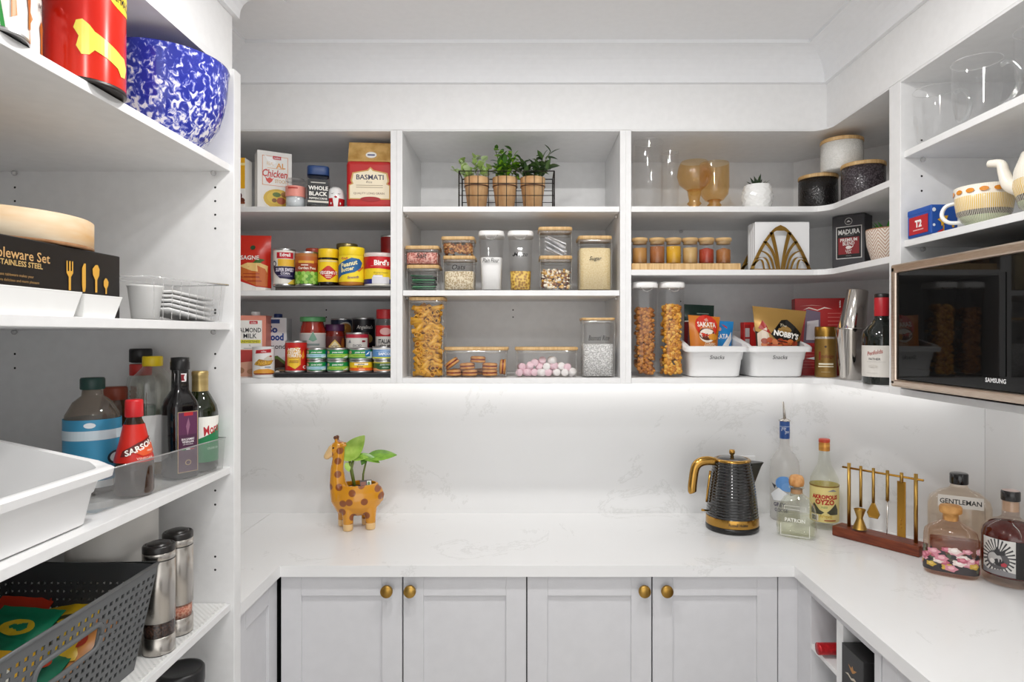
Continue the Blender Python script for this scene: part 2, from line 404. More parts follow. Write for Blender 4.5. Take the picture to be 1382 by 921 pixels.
# ---- base units with shaker doors
def shaker(parent, x0, x1, y, z0, z1, knob=None, axis='y', sgn=-1):
    """door lying in the plane y (axis y) or x (axis x); frame proud of the panel"""
    def B(a0, a1, d0, d1, b0, b1, bev=.0012):
        if axis == 'y': return MB().bbox(a0, a1, min(y+sgn*d0, y+sgn*d1), max(y+sgn*d0, y+sgn*d1), b0, b1, bev)
        return MB().bbox(min(y+sgn*d0, y+sgn*d1), max(y+sgn*d0, y+sgn*d1), a0, a1, b0, b1, bev)
    fw = .055
    d = mk('door', B(x0+fw-.002, x1-fw+.002, 0, .010, z0+fw-.002, z1-fw+.002), DOORM, parent)
    mk('stile', B(x0, x0+fw, 0, .018, z0, z1), DOORM, d); mk('stile', B(x1-fw, x1, 0, .018, z0, z1), DOORM, d)
    mk('rail', B(x0+fw, x1-fw, 0, .018, z0, z0+fw), DOORM, d); mk('rail', B(x0+fw, x1-fw, 0, .018, z1-fw, z1), DOORM, d)
    if knob:
        kx, kz = knob
        mb = MB().lathe([(0, 0), (.006, 0), (.006, .012), (.0155, .016), (.0165, .019), (.0165, .026), (.0155, .0275), (0, .0275)], 24)
        mb.xform(Matrix.Translation((kx, y-.018, kz)) @ Matrix.Rotation(math.pi/2, 4, 'X'))
        mk('knob', mb, BRASS, d)['label'] = 'round brass knob'
    return d
YD = 1.735
YDF = YD-.018
dx = [X(p, YDF) for p in (378.5, 543.5, 711, 880, 1050)]
for i, lab in ((0, 'pale grey base cabinet with two brass-knobbed doors, under the giraffe planter'), (2, 'pale grey base cabinet with two brass-knobbed doors, under the kettle')):
    t = thing('base_cabinet', lab, 'cabinet', 0, 0, 0, 0, 'base cabinets under the worktop')
    mk('carcass', MB().box(dx[i]-(0 if i else .0), dx[i+2], YD, YB-.01, .1, ZC-.031), GAP, t)
    zt, zb = ZC-.034, .105
    kz = EYE-(794.5-CY)*YDF/F
    shaker(t, dx[i]+.0015, dx[i+1]-.0018, YD, zb, zt, (X((524, 0, 868)[i], YDF), kz))
    shaker(t, dx[i+1]+.0018, dx[i+2]-.0018, YD, zb, zt, (X((555, 0, 898)[i], YDF), kz))
o = mk('filler_panel', MB().bbox(dx[4]+.001, .752, YD-.018, YD, .105, ZC-.031, .001), DOORM)
tag(o, 'narrow pale grey filler strip between base cabinet and wine rack', 'panel')
t = thing('base_cabinet', 'pale grey base cabinet beside the tall shelving, under the short worktop return', 'cabinet', 0, 0, 0, 0, 'base cabinets under the worktop')
mk('carcass', MB().box(XL+.01, XWL-.034, 1.4636, YB-.012, .1, ZC-.031), GAP, t)
shaker(t, 1.4656, YD-.021, XWL-.032, .105, ZC-.034, None, 'x', 1)
# wine rack and door under the other run
XF = .748
t = thing('wine_rack', 'white wine rack of square cubbies set into the base units', 'wine rack', 0, 0, 0)
ys = [1.685, 1.638, 1.504, 1.4727, 1.3417, 1.318]
zs = [(.844, .719), (.707, .582), (.570, .445), (.433, .308), (.296, .171)]
mk('end_panel', MB().bbox(XF, XR-.01, ys[1], 1.716, .1, ZC-.031, .001), DOORM, t)
mk('divider', MB().bbox(XF, XR-.01, ys[3], ys[2], .1, .844, .001), WHITE, t)
mk('end_panel', MB().bbox(XF, XR-.01, ys[5], ys[4], .1, ZC-.031, .001), DOORM, t)
mk('top_rail', MB().bbox(XF, XR-.01, ys[4], ys[1], .844, ZC-.031, .001), DOORM, t)
mk('back_panel', MB().box(XR-.01, XR-.004, ys[5], ys[0], .1, ZC-.031), WHITE, t)
for a, b in zs:
    for y0, y1 in ((ys[2], ys[1]), (ys[4], ys[3])): mk('cubby_shelf', MB().bbox(XF+.001, XR-.011, y0, y1, b-.012, b, .0008), WHITE, t)
t = thing('base_cabinet', 'pale grey base cabinet with shaker doors beside the wine rack', 'cabinet', 0, 0, 0, 0, 'base cabinets under the worktop')
mk('carcass', MB().box(XF+.02, XR-.01, YO+.45, 1.3165, .1, ZC-.031), GAP, t)
shaker(t, .862, 1.3145, XF+.019, .105, ZC-.034, None, 'x', -1)
shaker(t, .405, .858, XF+.019, .105, ZC-.034, None, 'x', -1)
shaker(t, -.05, .401, XF+.019, .105, ZC-.034, None, 'x', -1)
# red-capped bottle and dark box in the cubbies
t = thing('wine_bottle', 'dark wine bottle with a red capsule lying in the upper wine rack cubby', 'bottle', .735, 1.572, .7195+.038)
mb = MB().lathe([(0, 0), (.0145, 0), (.0145, .005), (.0145, .075), (.0142, .078)], 18)
rotx = Matrix.Rotation(math.pi/2, 4, 'Y')
mk('capsule', mb.xform(Matrix.Translation((-.0, 0, -.018)) @ rotx), noisy('red_foil', '#a3131a', '#c9222a', 120, .3, .3, .3), t)
mk('body', MB().lathe([(.0138, .078), (.0138, .10), (.02, .12), (.036, .15), (.0375, .17), (.0375, .30), (.03, .305), (0, .303)], 20).xform(rotx), M('#10180f', .08, 0, .5), t)
t = thing('wine_box', 'black square wine gift box pushed into a wine rack cubby', 'box', .735, 1.405, .7195)
mk('carton', MB().bbox(0, .30, -.045, .048, 0, .095, .0012), M('#1c1b1c', .4), t)
MF = Matrix(((0, 0, -1, 0), (-1, 0, 0, 0), (0, 1, 0, 0), (0, 0, 0, 1)))
art(t, [P([(-.2, .64), (-.05, .60), (.0, .68), (.05, .60), (.2, .64), (.08, .54), (.0, .50), (-.08, .54)], '#b07a3c'), P([(-.34, .36), (-.2, .42), (-.05, .37), (.08, .42), (.34, .36), (.08, .36), (-.05, .32), (-.2, .37)], '#c9bfae')], .093, .095, on_mat(MF))
# ================================================================ generic builders for groceries
def can(name, label, px0, px1, pyt, Y, zb, items, lab='#ffffff', cat='can', rim=TIN, grp=None, rot=None, h=None, body=None, rough=.4, lidm=None):
    w = L(px1-px0, Y); r = w/2; x = X((px0+px1)/2, Y); h = h or Z(pyt, Y)-zb
    t = thing(name, label, cat, x, Y, zb, face(x, Y) if rot is None else rot, grp)
    mk('can_body', MB().lathe([(0, .001), (r*.93, .001), (r*.97, 0), (r, .0015), (r, .004), (r*.975, .006), (r*.975, h-.006), (r, h-.004), (r, h-.001), (r*.97, h), (r*.95, h-.003), (0, h-.003)], 32), rim, t)
    mk('label', MB().lathe([(r*.985, .006), (r*.985, h-.006)], 32), M(lab, rough), t)
    art(t, items, 2*r, h-.012, on_cyl(r*.985, .006), rough, cut=.004)
    if lidm: mk('lid', MB().lathe([(r*1.01, h-.008), (r*1.03, h-.006), (r*1.03, h+.002), (r*.98, h+.004), (0, h+.004)], 32), lidm, t)
    return t, r, h
def jar(name, label, px0, px1, pyt, Y, zb, items, lidc, lid_h=.014, bodym=None, cat='jar', lidr=1.0, neck=.9, e=2., labc=None, lab_z=(.08, .8), grp=None, h=None, shoulder=.06, rot=None, fill=None, fillh=.8):
    w = L(px1-px0, Y); r = w/2; x = X((px0+px1)/2, Y); h = h or Z(pyt, Y)-zb
    t = thing(name, label, cat, x, Y, zb, face(x, Y) if rot is None else rot, grp)
    hb = h-lid_h
    mk('jar_body', MB().lathe([(0, .002), (r*.85, 0), (r*.98, .004), (r, .012), (r, hb-h*shoulder*1.6), (r*.97, hb-h*shoulder), (r*neck, hb-.004), (r*neck, hb)], 32, e=e), bodym, t)
    lr = r*lidr
    mk('lid', MB().lathe([(lr*.97, hb-.001), (lr, hb+.001), (lr, h-.003), (lr*.96, h), (0, h)], 32, e=e), lidc if not isinstance(lidc, str) else M(lidc, .35), t)
    if fill: mk('contents', MB().lathe([(0, .004), (r*.94, .004), (r*.94, hb*fillh), (0, hb*fillh)], 24, e=e), fill, t)
    z0, z1 = lab_z[0]*h, lab_z[1]*h
    if labc: mk('label', MB().lathe([(r*1.004, z0), (r*1.004, z1)], 32, e=e), M(labc, .45), t)
    if items: art(t, items, 2*r, z1-z0, on_cyl(r*1.004, z0) if e == 2 else on_flat(-r*1.006, 0, z0), cut=.004 if e == 2 else None)
    return t, r, h
def carton(name, label, x, y, zb, w, d, h, col, items, rz=0., cat='carton', side=None, names=('label_print', 'lettering'), rough=.45, bev=.0015):
    t = thing(name, label, cat, x, y, zb, rz)
    mk('carton_body', MB().bbox(-w/2, w/2, -d/2, d/2, 0, h, bev), M(col, rough), t)
    art(t, items, w, h, on_flat(-d/2), rough, names=names)
    if side:
        art(t, side[1], d, h, on_mat(Matrix(((0, 0, 1, w/2), (1, 0, 0, 0), (0, 1, 0, 0), (0, 0, 0, 1))) if side[0] > 0 else Matrix(((0, 0, -1, -w/2), (-1, 0, 0, 0), (0, 1, 0, 0), (0, 0, 0, 1)))), rough)
    return t
def pouch_mesh(w, h, d, puff=1., top=.0, n=10, flat_top=.12, twist=0.):
    """pillow-like packet: puffed in the middle, flat at the sealed top"""
    mb = MB()
    for s in (-1, 1):
        v = []; f = []
        for j in range(n+1):
            for i in range(n+1):
                u, q = i/n*2-1, j/n
                k = max(0, (1-abs(u)**2.6))**.6*min(1, (max(0, 1-flat_top-q)/.25))**.7*(min(1, q/.06) if top else 1)
                wob = .0014*math.sin(9*u+5*q)*math.cos(7*q-3*u)*puff
                v.append((u*w/2*(1-.03*math.sin(q*math.pi)+twist*(q-.3)), s*(d/2*k*puff+.0006)+wob, q*h))
        for j in range(n):
            for i in range(n): f.append((j*(n+1)+i, j*(n+1)+i+1, (j+1)*(n+1)+i+1, (j+1)*(n+1)+i))
        mb.add(v, f, 0, True)
    return mb
def pouch_fn(w, h, d, puff=1., top=0., flat_top=.12, twist=0.):
    def fn(u, q, o):
        U, Q = u/(w/2), q/h
        k = max(0, (1-min(1, abs(U))**2.6))**.6*min(1, (max(0, 1-flat_top-Q)/.25))**.7*(min(1, Q/.06) if top else 1)
        wob = .0014*math.sin(9*U+5*Q)*math.cos(7*Q-3*U)*puff
        return (U*w/2*(1-.03*math.sin(Q*math.pi)+twist*(Q-.3)), -(d/2*k*puff+.0006)+wob-o-.0008, q)
    return fn
def pouch(name, label, x, y, zb, w, h, d, col, items, rz=0., tilt=0., roll=0., metal=0., rough=.35, top=0., flat_top=.12, flare=0.):
    t = thing(name, label, 'packet', x, y, zb, rz); t.rotation_euler = (tilt, roll, rz)
    mk('packet_body', pouch_mesh(w, h, d, 1., top, 10, flat_top, flare), M(col, rough, metal), t)
    # print is cut fine so that it follows the puffed face
    its = []
    for it in items:
        if it[0] == 'p':
            its.append(it)
        else: its.append(it)
    art(t, its, w, h, pouch_fn(w, h, d, 1., top, flat_top, flare), rough, cut=w/10)
    return t
def bits(n, w, d, h, size, cols, seed=1, rough=.6, top=.0, kind='ball', z0=.003, coat=0.):
    """loose pieces filling a box w x d x h, crowded to its faces"""
    rnd = random.Random(seed); mb = MB()
    for k in range(n):
        s = size*rnd.uniform(.75, 1.25)
        x = rnd.uniform(-w/2+s, w/2-s); y = rnd.uniform(-d/2+s, d/2-s); z = z0+s+rnd.random()*max(.001, (h-2*s))
        m = rnd.random()
        if m < .62: y = -d/2+s*rnd.uniform(1., 1.7)
        elif m < .74: x = rnd.choice((-1, 1))*(w/2-s)
        elif m < .86: z = z0+h-s*rnd.uniform(.2, 1.6)
        bm = bmesh.new()
        if kind == 'ball': bmesh.ops.create_icosphere(bm, subdivisions=1, radius=1)
        else: bmesh.ops.create_cube(bm, size=1.5)
        rot = Matrix.Rotation(rnd.random()*6, 4, 'X') @ Matrix.Rotation(rnd.random()*6, 4, 'Z')
        sc = Matrix.Diagonal((s*rnd.uniform(.8, 1.15), s*rnd.uniform(.6, 1), s*rnd.uniform(.5, .95), 1))
        mb.bm(bm, rnd.randrange(len(cols)), kind == 'ball', Matrix.Translation((x, y, z)) @ rot @ sc)
    return mb, [M(c, rough, 0, coat) for c in cols]
def stuff(name, label, cat, mb, mats, loc, rz=0.):
    o = mk(name, mb, mats); o.location = loc; o.rotation_euler = (0, 0, rz)
    return tag(o, label, cat, None, 'stuff')
def leafmesh(l, w, fold=.25, bend=.3, n=6):
    mb = MB(); v = []; f = []
    for i in range(n+1):
        q = i/n; ww = w/2*math.sin(math.pi*min(1, q**.8*.98+.01))**.8
        zz = bend*l*q*q
        for s in (-1, 0, 1): v.append((q*l, s*ww, -zz+abs(s)*ww*fold))
    for i in range(n):
        for k in (0, 1): f.append((i*3+k, i*3+k+1, (i+1)*3+k+1, (i+1)*3+k))
    return mb.add(v, f, 0, True)
def leaf_at(parent, me_obj_data, loc, yaw, pitch, s=1., roll=0.):
    o = bpy.data.objects.new('leaf', me_obj_data); COL.objects.link(o); o.parent = parent
    o.location = loc; o.rotation_euler = (roll, -pitch, yaw); o.scale = (s, s, s)
    return o
def meshdata(mb, mats):
    o = mk('leaf', mb, mats); me = o.data; bpy.data.objects.remove(o); return me
# ================================================================ TALL UNIT: shelf 1
def leftface(xp): return Matrix(((0, 0, 1, xp), (-0, 0, 0, 0), (0, 1, 0, 0), (0, 0, 0, 1)))
t = thing('mixing_bowl', 'large deep blue and white spatter-glazed bowl on the top shelf', 'bowl', -.738, 1.296, SH1)
m, n, l, b = newmat('spatter_glaze')
tc = n.new('ShaderNodeTexCoord'); nz = n.new('ShaderNodeTexNoise'); nz.inputs['Scale'].default_value = 95; nz.inputs['Detail'].default_value = 3; nz.inputs['Distortion'].default_value = .9
mp = n.new('ShaderNodeMapping'); mp.inputs['Scale'].default_value = (1, 1, .7); l.new(tc.outputs['Object'], mp.inputs[0]); l.new(mp.outputs[0], nz.inputs['Vector'])
sp = n.new('ShaderNodeSeparateXYZ'); l.new(tc.outputs['Object'], sp.inputs[0])
ad = n.new('ShaderNodeMath'); ad.operation = 'MULTIPLY_ADD'; ad.inputs[1].default_value = -.75; ad.inputs[2].default_value = .085; l.new(sp.outputs['Z'], ad.inputs[0])
su = n.new('ShaderNodeMath'); su.operation = 'ADD'; l.new(nz.outputs['Fac'], su.inputs[0]); l.new(ad.outputs[0], su.inputs[1])
rp = n.new('ShaderNodeValToRGB'); e = rp.color_ramp.elements; e[0].position = .46; e[0].color = lin('#2a3398'); e[1].position = .64; e[1].color = lin('#e9e6ec')
q = e.new(.52); q.color = lin('#3f4ab0'); q = e.new(.585); q.color = lin('#9fa2d4'); l.new(su.outputs[0], rp.inputs[0]); l.new(rp.outputs[0], b.inputs['Base Color'])
b.inputs['Roughness'].default_value = .12
mk('bowl', MB().lathe([(0, .004), (.058, .004), (.060, 0), (.064, 0), (.082, .018), (.104, .055), (.116, .10), (.1205, .155), (.1225, .166), (.1215, .170), (.118, .166), (.112, .10), (.098, .055), (.06, .015), (0, .012)], 48), m, t)
t = thing('biscuit_tin', 'tall red metal dog treat tin with yellow bone, overhanging the top shelf', 'tin', -.697, 1.003, SH1, face(-.697, 1.003, .55))
r = .056
mk('tin_body', MB().lathe([(0, .0015), (r*.9, .0015), (r*.93, 0), (r, 0), (r, .003), (r*.985, .005), (r*.985, .175), (r, .177), (r, .18), (0, .18)], 40, mi=0), [M('#2a2422', .4), TIN], t)
mk('wrap', MB().lathe([(r*.99, .006), (r*.99, .174)], 40), noisy('red_tin_print', '#c91a06', '#d4260c', 9, .22, .15), t)
art(t, [O(.72, .82, .30, .10, '#f0cf3a'), T('SCHMACKOS', .72, .82, .085, '#241a12', .52, .01, 0, -.15),
        P([(.06, .36), (.0, .43), (.03, .50), (.10, .52), (.18, .48), (.24, .43), (.42, .37), (.62, .31), (.70, .30), (.78, .22), (.72, .12), (.62, .11), (.56, .17), (.40, .22), (.24, .26), (.18, .21), (.09, .20), (.03, .27)], '#e9dc5a')],
    2*r, .168, on_cyl(r*.99, .006), .25, cut=.005)
for k, (x, y) in enumerate(((-.690, .822), (-.735, .902))):
    lab = ('pet food can with a green swoosh at the front of the top shelf', 'pet food can tucked between the green-swoosh can and the red tin')[k]
    t = thing('pet_food_can', lab, 'can', x, y, SH1, face(x, y, .6), 'pet food cans on the top shelf'); r = .037; h = .115
    mk('can_body', MB().lathe([(0, .001), (r*.93, .001), (r, 0), (r, .004), (r*.98, .006), (r*.98, h-.006), (r, h-.004), (r, h), (0, h)], 28), TIN, t)
    mk('label', MB().lathe([(r*.985, .006), (r*.985, h-.006)], 28), M('#e9e7e2', .3), t)
    art(t, [R(-1.1, .93, 1.1, 1, '#6e1216'), P([(.22, 0), (.28, 0), (.18, .5), (.02, .93), (-.06, .93), (.1, .5)], '#2f8f3f'), O(-.2, .5, .16, .12, '#b5713f'), O(-.13, .6, .09, .07, '#7c3f25'),
            P([(.36, .15), (.46, .2), (.44, .45), (.5, .55), (.42, .7), (.34, .6), (.36, .4)], '#c9803f'), P([(.72, .12), (.84, .14), (.82, .4), (.86, .52), (.76, .62), (.68, .5), (.72, .35)], '#b8692f'),
            T('MEAL', .80, .78, .12, '#2e2c2a', .3), P([(-.02, .12), (.05, .12), (.015, .22)], '#2b3450')], 2*r, h-.012, on_cyl(r*.985, .006), .3, cut=.004)
# ---- shelf 2
t = thing('serving_box', 'round pale wooden box lying on the black tableware box', 'wooden box', -.895, 1.066, SH2+.1215)
mk('box_side', MB().lathe([(0, 0), (.136, 0), (.14, .002), (.14, .050), (.137, .052), (0, .052)], 56), noisy('pale_wood', '#d9a55f', '#e8d6ba', 5, .55, stretch=(1, 1, 4), lo=.3, hi=.6), t)
mk('base_board', MB().lathe([(0, -.0), (.137, .0), (.1405, .0015), (.1405, .005)], 56), noisy('tan_wood', '#a8764f', '#bb8a60', 9, .6, stretch=(1, 8, 1)), t)
t = thing('tableware_box', 'black printed cutlery gift box with gold lettering under the wooden box', 'box', -.76, 0, SH2)
mk('carton_body', MB().bbox(-.27, 0, .62, 1.1875, 0, .1205, .002), M('#15110f', .35), t)
def tb(px, py):
    Yy = .76*F/(CX-px); return (Yy, EYE+(CY-py)*Yy/F-SH2)
mfx = Matrix(((0, 0, 1, 0), (1, 0, 0, 0), (0, 1, 0, 0), (0, 0, 0, 1)))
def goldpath(pts): return P([tb(*p) for p in pts], '#d9a441')
items = [T('Tableware Set', 1.0238-.075, tb(36, 345)[1], .0155, '#c9a06a', .15, .01), T('STAINLESS STEEL', 1.0047-.052, tb(30, 356.5)[1], .0085, '#c9a86c', .104, .02),
         T('Elegant tableware makes your', 1.006-.065, tb(30, 373)[1], .0055, '#b08a55', .13), T('life more delicious and more pleasant', 1.023-.08, tb(36, 381)[1], .0055, '#b08a55', .16),
         goldpath([(89, 352), (89, 368), (92, 374), (92, 392), (95, 392), (95, 374), (98, 369), (98, 353), (96.5, 353), (96.5, 366), (94.6, 366), (94.6, 352.6), (92.6, 352.6), (92.6, 366), (90.6, 366), (90.6, 352)]),
         goldpath([(110, 362), (112.5, 356), (115, 356), (115, 388), (114, 394), (111, 394), (110, 384)]),
         goldpath([(128, 358), (131, 358), (133.5, 364), (133, 372), (130.4, 378), (130.4, 395), (127.6, 395), (127.6, 378), (124.5, 371), (124, 363)]),
         goldpath([(141, 376), (143, 376), (145.5, 381), (145, 386), (143.2, 390), (143.2, 397), (141.4, 397), (141.4, 390), (139, 386), (139, 380)])]
art(t, items, 1, 1, on_mat(mfx), .3)
def dish(name, label, y0, y1, h, xf=-.672, dep=.075):
    t = thing(name, label, 'dish', xf-dep/2, (y0+y1)/2, SH2, 0, 'white dishes in front of the black box')
    a, b_ = dep/2, (y1-y0)/2; v = []
    for z, k in ((0, .80), (h-.003, 1.), (h, 1.03), (h, .95), (.004, .75)):
        kk = b_-(1-k)*a
        v += [(-a*k, -kk, z), (a*k, -kk, z), (a*k, kk, z), (-a*k, kk, z)]
    f = [(3, 2, 1, 0), (16, 17, 18, 19)]
    for r_ in range(4):
        for i in range(4): f.append((r_*4+i, r_*4+(i+1) % 4, r_*4+4+(i+1) % 4, r_*4+4+i))
    o = mk('dish_body', MB().add(v, f), CERAM, t)
    bv = o.modifiers.new('b', 'BEVEL'); bv.width = .003; bv.segments = 3; bv.limit_method = 'ANGLE'
    return t
dish('serving_dish', 'long white ceramic dish in front of the black tableware box', .66, .960, .038)
dish('serving_dish', 'small square white ceramic dish beside the long dish', .966, 1.056, .036)
# clear tray with white plastic plates and a cup
t = thing('clear_tray', 'ribbed clear plastic tray full of white disposable tableware', 'tray', -.745, 1.302, SH2, math.radians(-13))
tw, td, th = .13, .215, .083
v = []
for z, k in ((.002, .93), (th-.004, 1.), (th, 1.04)): v += [(-tw/2*k, -td/2*k, z), (tw/2*k, -td/2*k, z), (tw/2*k, td/2*k, z), (-tw/2*k, td/2*k, z)]
f = [(0, 1, 2, 3)]
for r_ in range(2):
    for i in range(4): f.append((r_*4+i, r_*4+(i+1) % 4, r_*4+4+(i+1) % 4, r_*4+4+i))
mk('tray_shell', MB().add(v, f), CLEAR, t)
RIM = clear('clear_rim', '#f4f4f4', .12, .5, .08, .25)
mk('rim', MB().tube([(-tw/2*1.04, -td/2*1.04, th), (tw/2*1.04, -td/2*1.04, th), (tw/2*1.04, td/2*1.04, th), (-tw/2*1.04, td/2*1.04, th), (-tw/2*1.04, -td/2*1.04, th)], .0022, 6), RIM, t)
for k in range(9):
    yy = -td/2+.015+k*(td-.03)/8
    mk('rib', MB().tube([(tw/2*.945, yy*.95, .004), (tw/2*1.012, yy, th-.004)], .0007, 5), RIM, t)
rz = math.radians(-13)
def intray(x, y, z): return Vector((-.745, 1.302, SH2)) + Matrix.Rotation(rz, 3, 'Z') @ Vector((x, y, z))
t = thing('paper_cup', 'white disposable cup standing in the clear tray', 'cup', *intray(.010, -.055, .004), rz)
mk('cup_body', MB().lathe([(0, .002), (.024, 0), (.031, .062), (.0325, .064), (.0315, .066), (.030, .063), (.023, .003)], 24), M('#e8e8e6', .45), t)
for k in range(5):
    o = mk('paper_plate', MB().bbox(-.042, .042, -.065, .065, 0, .003, .001).tube([(-.042, -.065, .003), (.042, -.065, .003), (.042, .065, .003), (-.042, .065, .003), (-.042, -.065, .003)], .0025, 6), M(('#ededec', '#e2e2e2')[k % 2], .4))
    o.location = intray(.005, .028, .012+k*.010); o.rotation_euler = (-.16+.02*k, 0, rz+.03*k)
    tag(o, 'white disposable plate leaning in the pile inside the clear tray', 'plate', 'disposable plates in the clear tray')
# ---- shelf 3: white tub, clear bin of bottles
TUBM = M('#ececec', .35)
def tub(label, x, y, z, w, d, h0, h1, rz, text=None, group=None):
    """open-fronted storage tub: low front lip (local -y), high back; w wide, d deep"""
    t = thing('storage_tub', label, 'tub', x, y, z, rz, group)
    def ring(zf, zb, k, o=0.):
        # rounded rectangle following the lip height
        pts = []; rr = .022
        a, b = w/2*k+o, d/2*k+o
        for cx_, cy_, a0 in ((a-rr, -b+rr, -90), (a-rr, b-rr, 0), (-a+rr, b-rr, 90), (-a+rr, -b+rr, 180)):
            for q in range(5):
                an = math.radians(a0+q*22.5); px, py = cx_+rr*math.cos(an), cy_+rr*math.sin(an)
                s = min(1, max(0, (py+d/2*k)/(d*.36))); s = max(0, (s-.12)/.88)
                pts.append((px, py, zf+(zb-zf)*s))
        return pts
    rings = [ring(0, 0, .80, -.004), ring(.004, .004, .82), ring(h0*.55, h0*.55, .87), ring(h0*.57, h0*.57, .885), ring(h0-.017, h1-.017, .92), ring(h0-.017, h1-.017, .96, .007), ring(h0-.005, h1-.005, .97, .0075), ring(h0-.0015, h1-.0015, .965, .005), ring(h0, h1, .96), ring(h0-.002, h1-.002, .92, -.003), ring(.006, .006, .79, 0.)]
    v = [p for r_ in rings for p in r_]; n = 20; f = []
    for k in range(len(rings)-1):
        for i in range(n): f.append((k*n+i, k*n+(i+1) % n, k*n+n+(i+1) % n, k*n+n+i))
    f.append(tuple(range(n-1, -1, -1))); f.append(tuple(range(10*n, 11*n)))
    o = mk('tub_body', MB().add(v, f, 0, False), TUBM, t)
    for p in o.data.polygons: p.use_smooth = len(p.vertices) == 4
    es = o.modifiers.new('e', 'EDGE_SPLIT'); es.split_angle = math.radians(50)
    if text: art(t, [T(text, 0, .5, 1., '#26262a', None, .0, .25)], .05, .0115, on_flat(-d/2*.905, 0, h0*.585), .5, off0=.0015)
    return t
tub('large white storage tub with a dipped front on the sauce shelf', -.80, .875, SH3, .30, .28, .090, .143, math.pi/2)
o = mk('tongs', MB().tube([(-.80, .90, SH3+.012), (-.795, .82, SH3+.10)], .006, 8), GOLD); tag(o, 'gold handled utensil standing inside the large white tub', 'utensil')
# clear acrylic bin
ang = math.atan2(.046, .368)
t = thing('acrylic_bin', 'clear acrylic bin holding sauce and oil bottles', 'bin', -.785, 1.235, SH3, -ang)
bw, bd, bh = .20, .365, .070
v = [(x*k, y*k, z) for z, k in ((.002, .97), (bh, 1.)) for x, y in ((-bw/2, -bd/2), (bw/2, -bd/2), (bw/2, bd/2), (-bw/2, bd/2))]
mk('bin_shell', MB().add(v, [(0, 1, 2, 3), (0, 1, 5, 4), (1, 2, 6, 5), (2, 3, 7, 6), (3, 0, 4, 7)]), ACRYL, t)
mk('rim', MB().tube([v[4], v[5], v[6], v[7], v[4]], .0014, 6), clear('acrylic_edge', '#dcdcdc', .15, .5, .1, .35), t)
ZB = SH3+.0035
BOTG = clear('bottle_clear', '#f2f4f2', .05, .6, .03)
def bottle(name, label, px, Y, prof, mat, parts=(), e=2., sx=1., sy=1., rz=None, cat='bottle', seg=28, z=ZB, x=None, group=None):
    x = X(px, Y) if x is None else x
    t = thing(name, label, cat, x, Y, z, face(x, Y) if rz is None else rz, group)
    mk('glass_body', MB().lathe(prof, seg, sx, sy, e), mat, t)
    for nm, pr, m_ in parts: mk(nm, MB().lathe(pr, seg, sx, sy, e), m_, t)
    return t
def cap(r, z0, z1, rib=True): return [(r, z0), (r, z1-.002), (r*.94, z1), (0, z1)]
# olive oil
t = bottle('olive_oil_bottle', 'green olive oil bottle with gold cap and white and green label', 270, 1.386, [(0, .002), (.033, 0), (.036, .006), (.036, .125), (.033, .140), (.020, .165), (.0145, .175), (.0145, .185)], clear('green_glass', '#5a6a20', .06, .5, .03, .35, '#2f3d0e'))
mk('cap', MB().lathe([(.0165, .172), (.0165, .205), (.017, .206), (.017, .214), (.0155, .216), (0, .216)], 24), noisy('gold_cap', '#b59a62', '#d4bd86', 60, .35, .8, stretch=(.02, .02, 1)), t)
mk('label', MB().lathe([(.0364, .02), (.0364, .118)], 28), M('#1f7d4b', .4), t)
art(t, [P([(-1.5, .45), (-.4, .42), (.3, .62), (.85, .92), (1.5, .95), (1.5, 1), (-1.5, 1)], '#eeece4'), T('Moro', .34, .72, .20, '#b3202c', .55, .02, .3, .25), T('OLIVE OIL', .4, .3, .05, '#cfe0d0', .4)], .072, .098, on_cyl(.0364, .02), cut=.005)
# balsamic (square bottle)
t = bottle('vinegar_bottle', 'dark square balsamic vinegar bottle with a purple label', 243, 1.318, [(0, .002), (.027, 0), (.029, .005), (.029, .145), (.026, .158), (.0145, .180), (.0135, .215), (.0135, .225)], M('#0d0a0b', .07, 0, .4), e=5, rz=face(-.72, 1.318)+.5)
mk('cap', MB().lathe([(.0175, .222), (.0185, .224), (.0185, .238), (.0175, .240), (.0175, .248), (0, .249)], 24), M('#141414', .35), t)
art(t, [R(-.5, 0, .5, 1, '#b59a6c'), R(-.47, .01, .47, .99, '#4a2340'), R(-.47, .62, .47, .99, '#5b2a4d'), R(-.2, .93, .25, .985, '#b3202c'), P([(-.02, .60), (.10, .78), (.02, .9), (-.1, .76)], '#8d5f78'), T('BALSAMIC', 0, .545, .035, '#efe8ea', .75, .02), T('VINEGAR', 0, .50, .035, '#efe8ea', .7, .02), T('OF MODENA', 0, .46, .02, '#efe8ea', .6), R(-.3, .37, -.1, .385, '#2f8f4f'), R(-.1, .37, .1, .385, '#eeeeee'), R(.1, .37, .3, .385, '#b3202c'), O(0, .16, .15, .045, '#b59a6c'), O(0, .16, .11, .033, '#4a2340')], .042, .125, on_flat(-.0292, 0, .012))
art(t, [R(-.6, 0, .15, 1, '#e8e2e2'), R(-.55, .12, .1, .88, '#7a1620'), O(.35, .5, .35, .6, '#e9e9e9'), O(.35, .5, .26, .45, '#c9c9cd')], .03, .017, on_cyl(.0142, .198), .4, cut=.004)
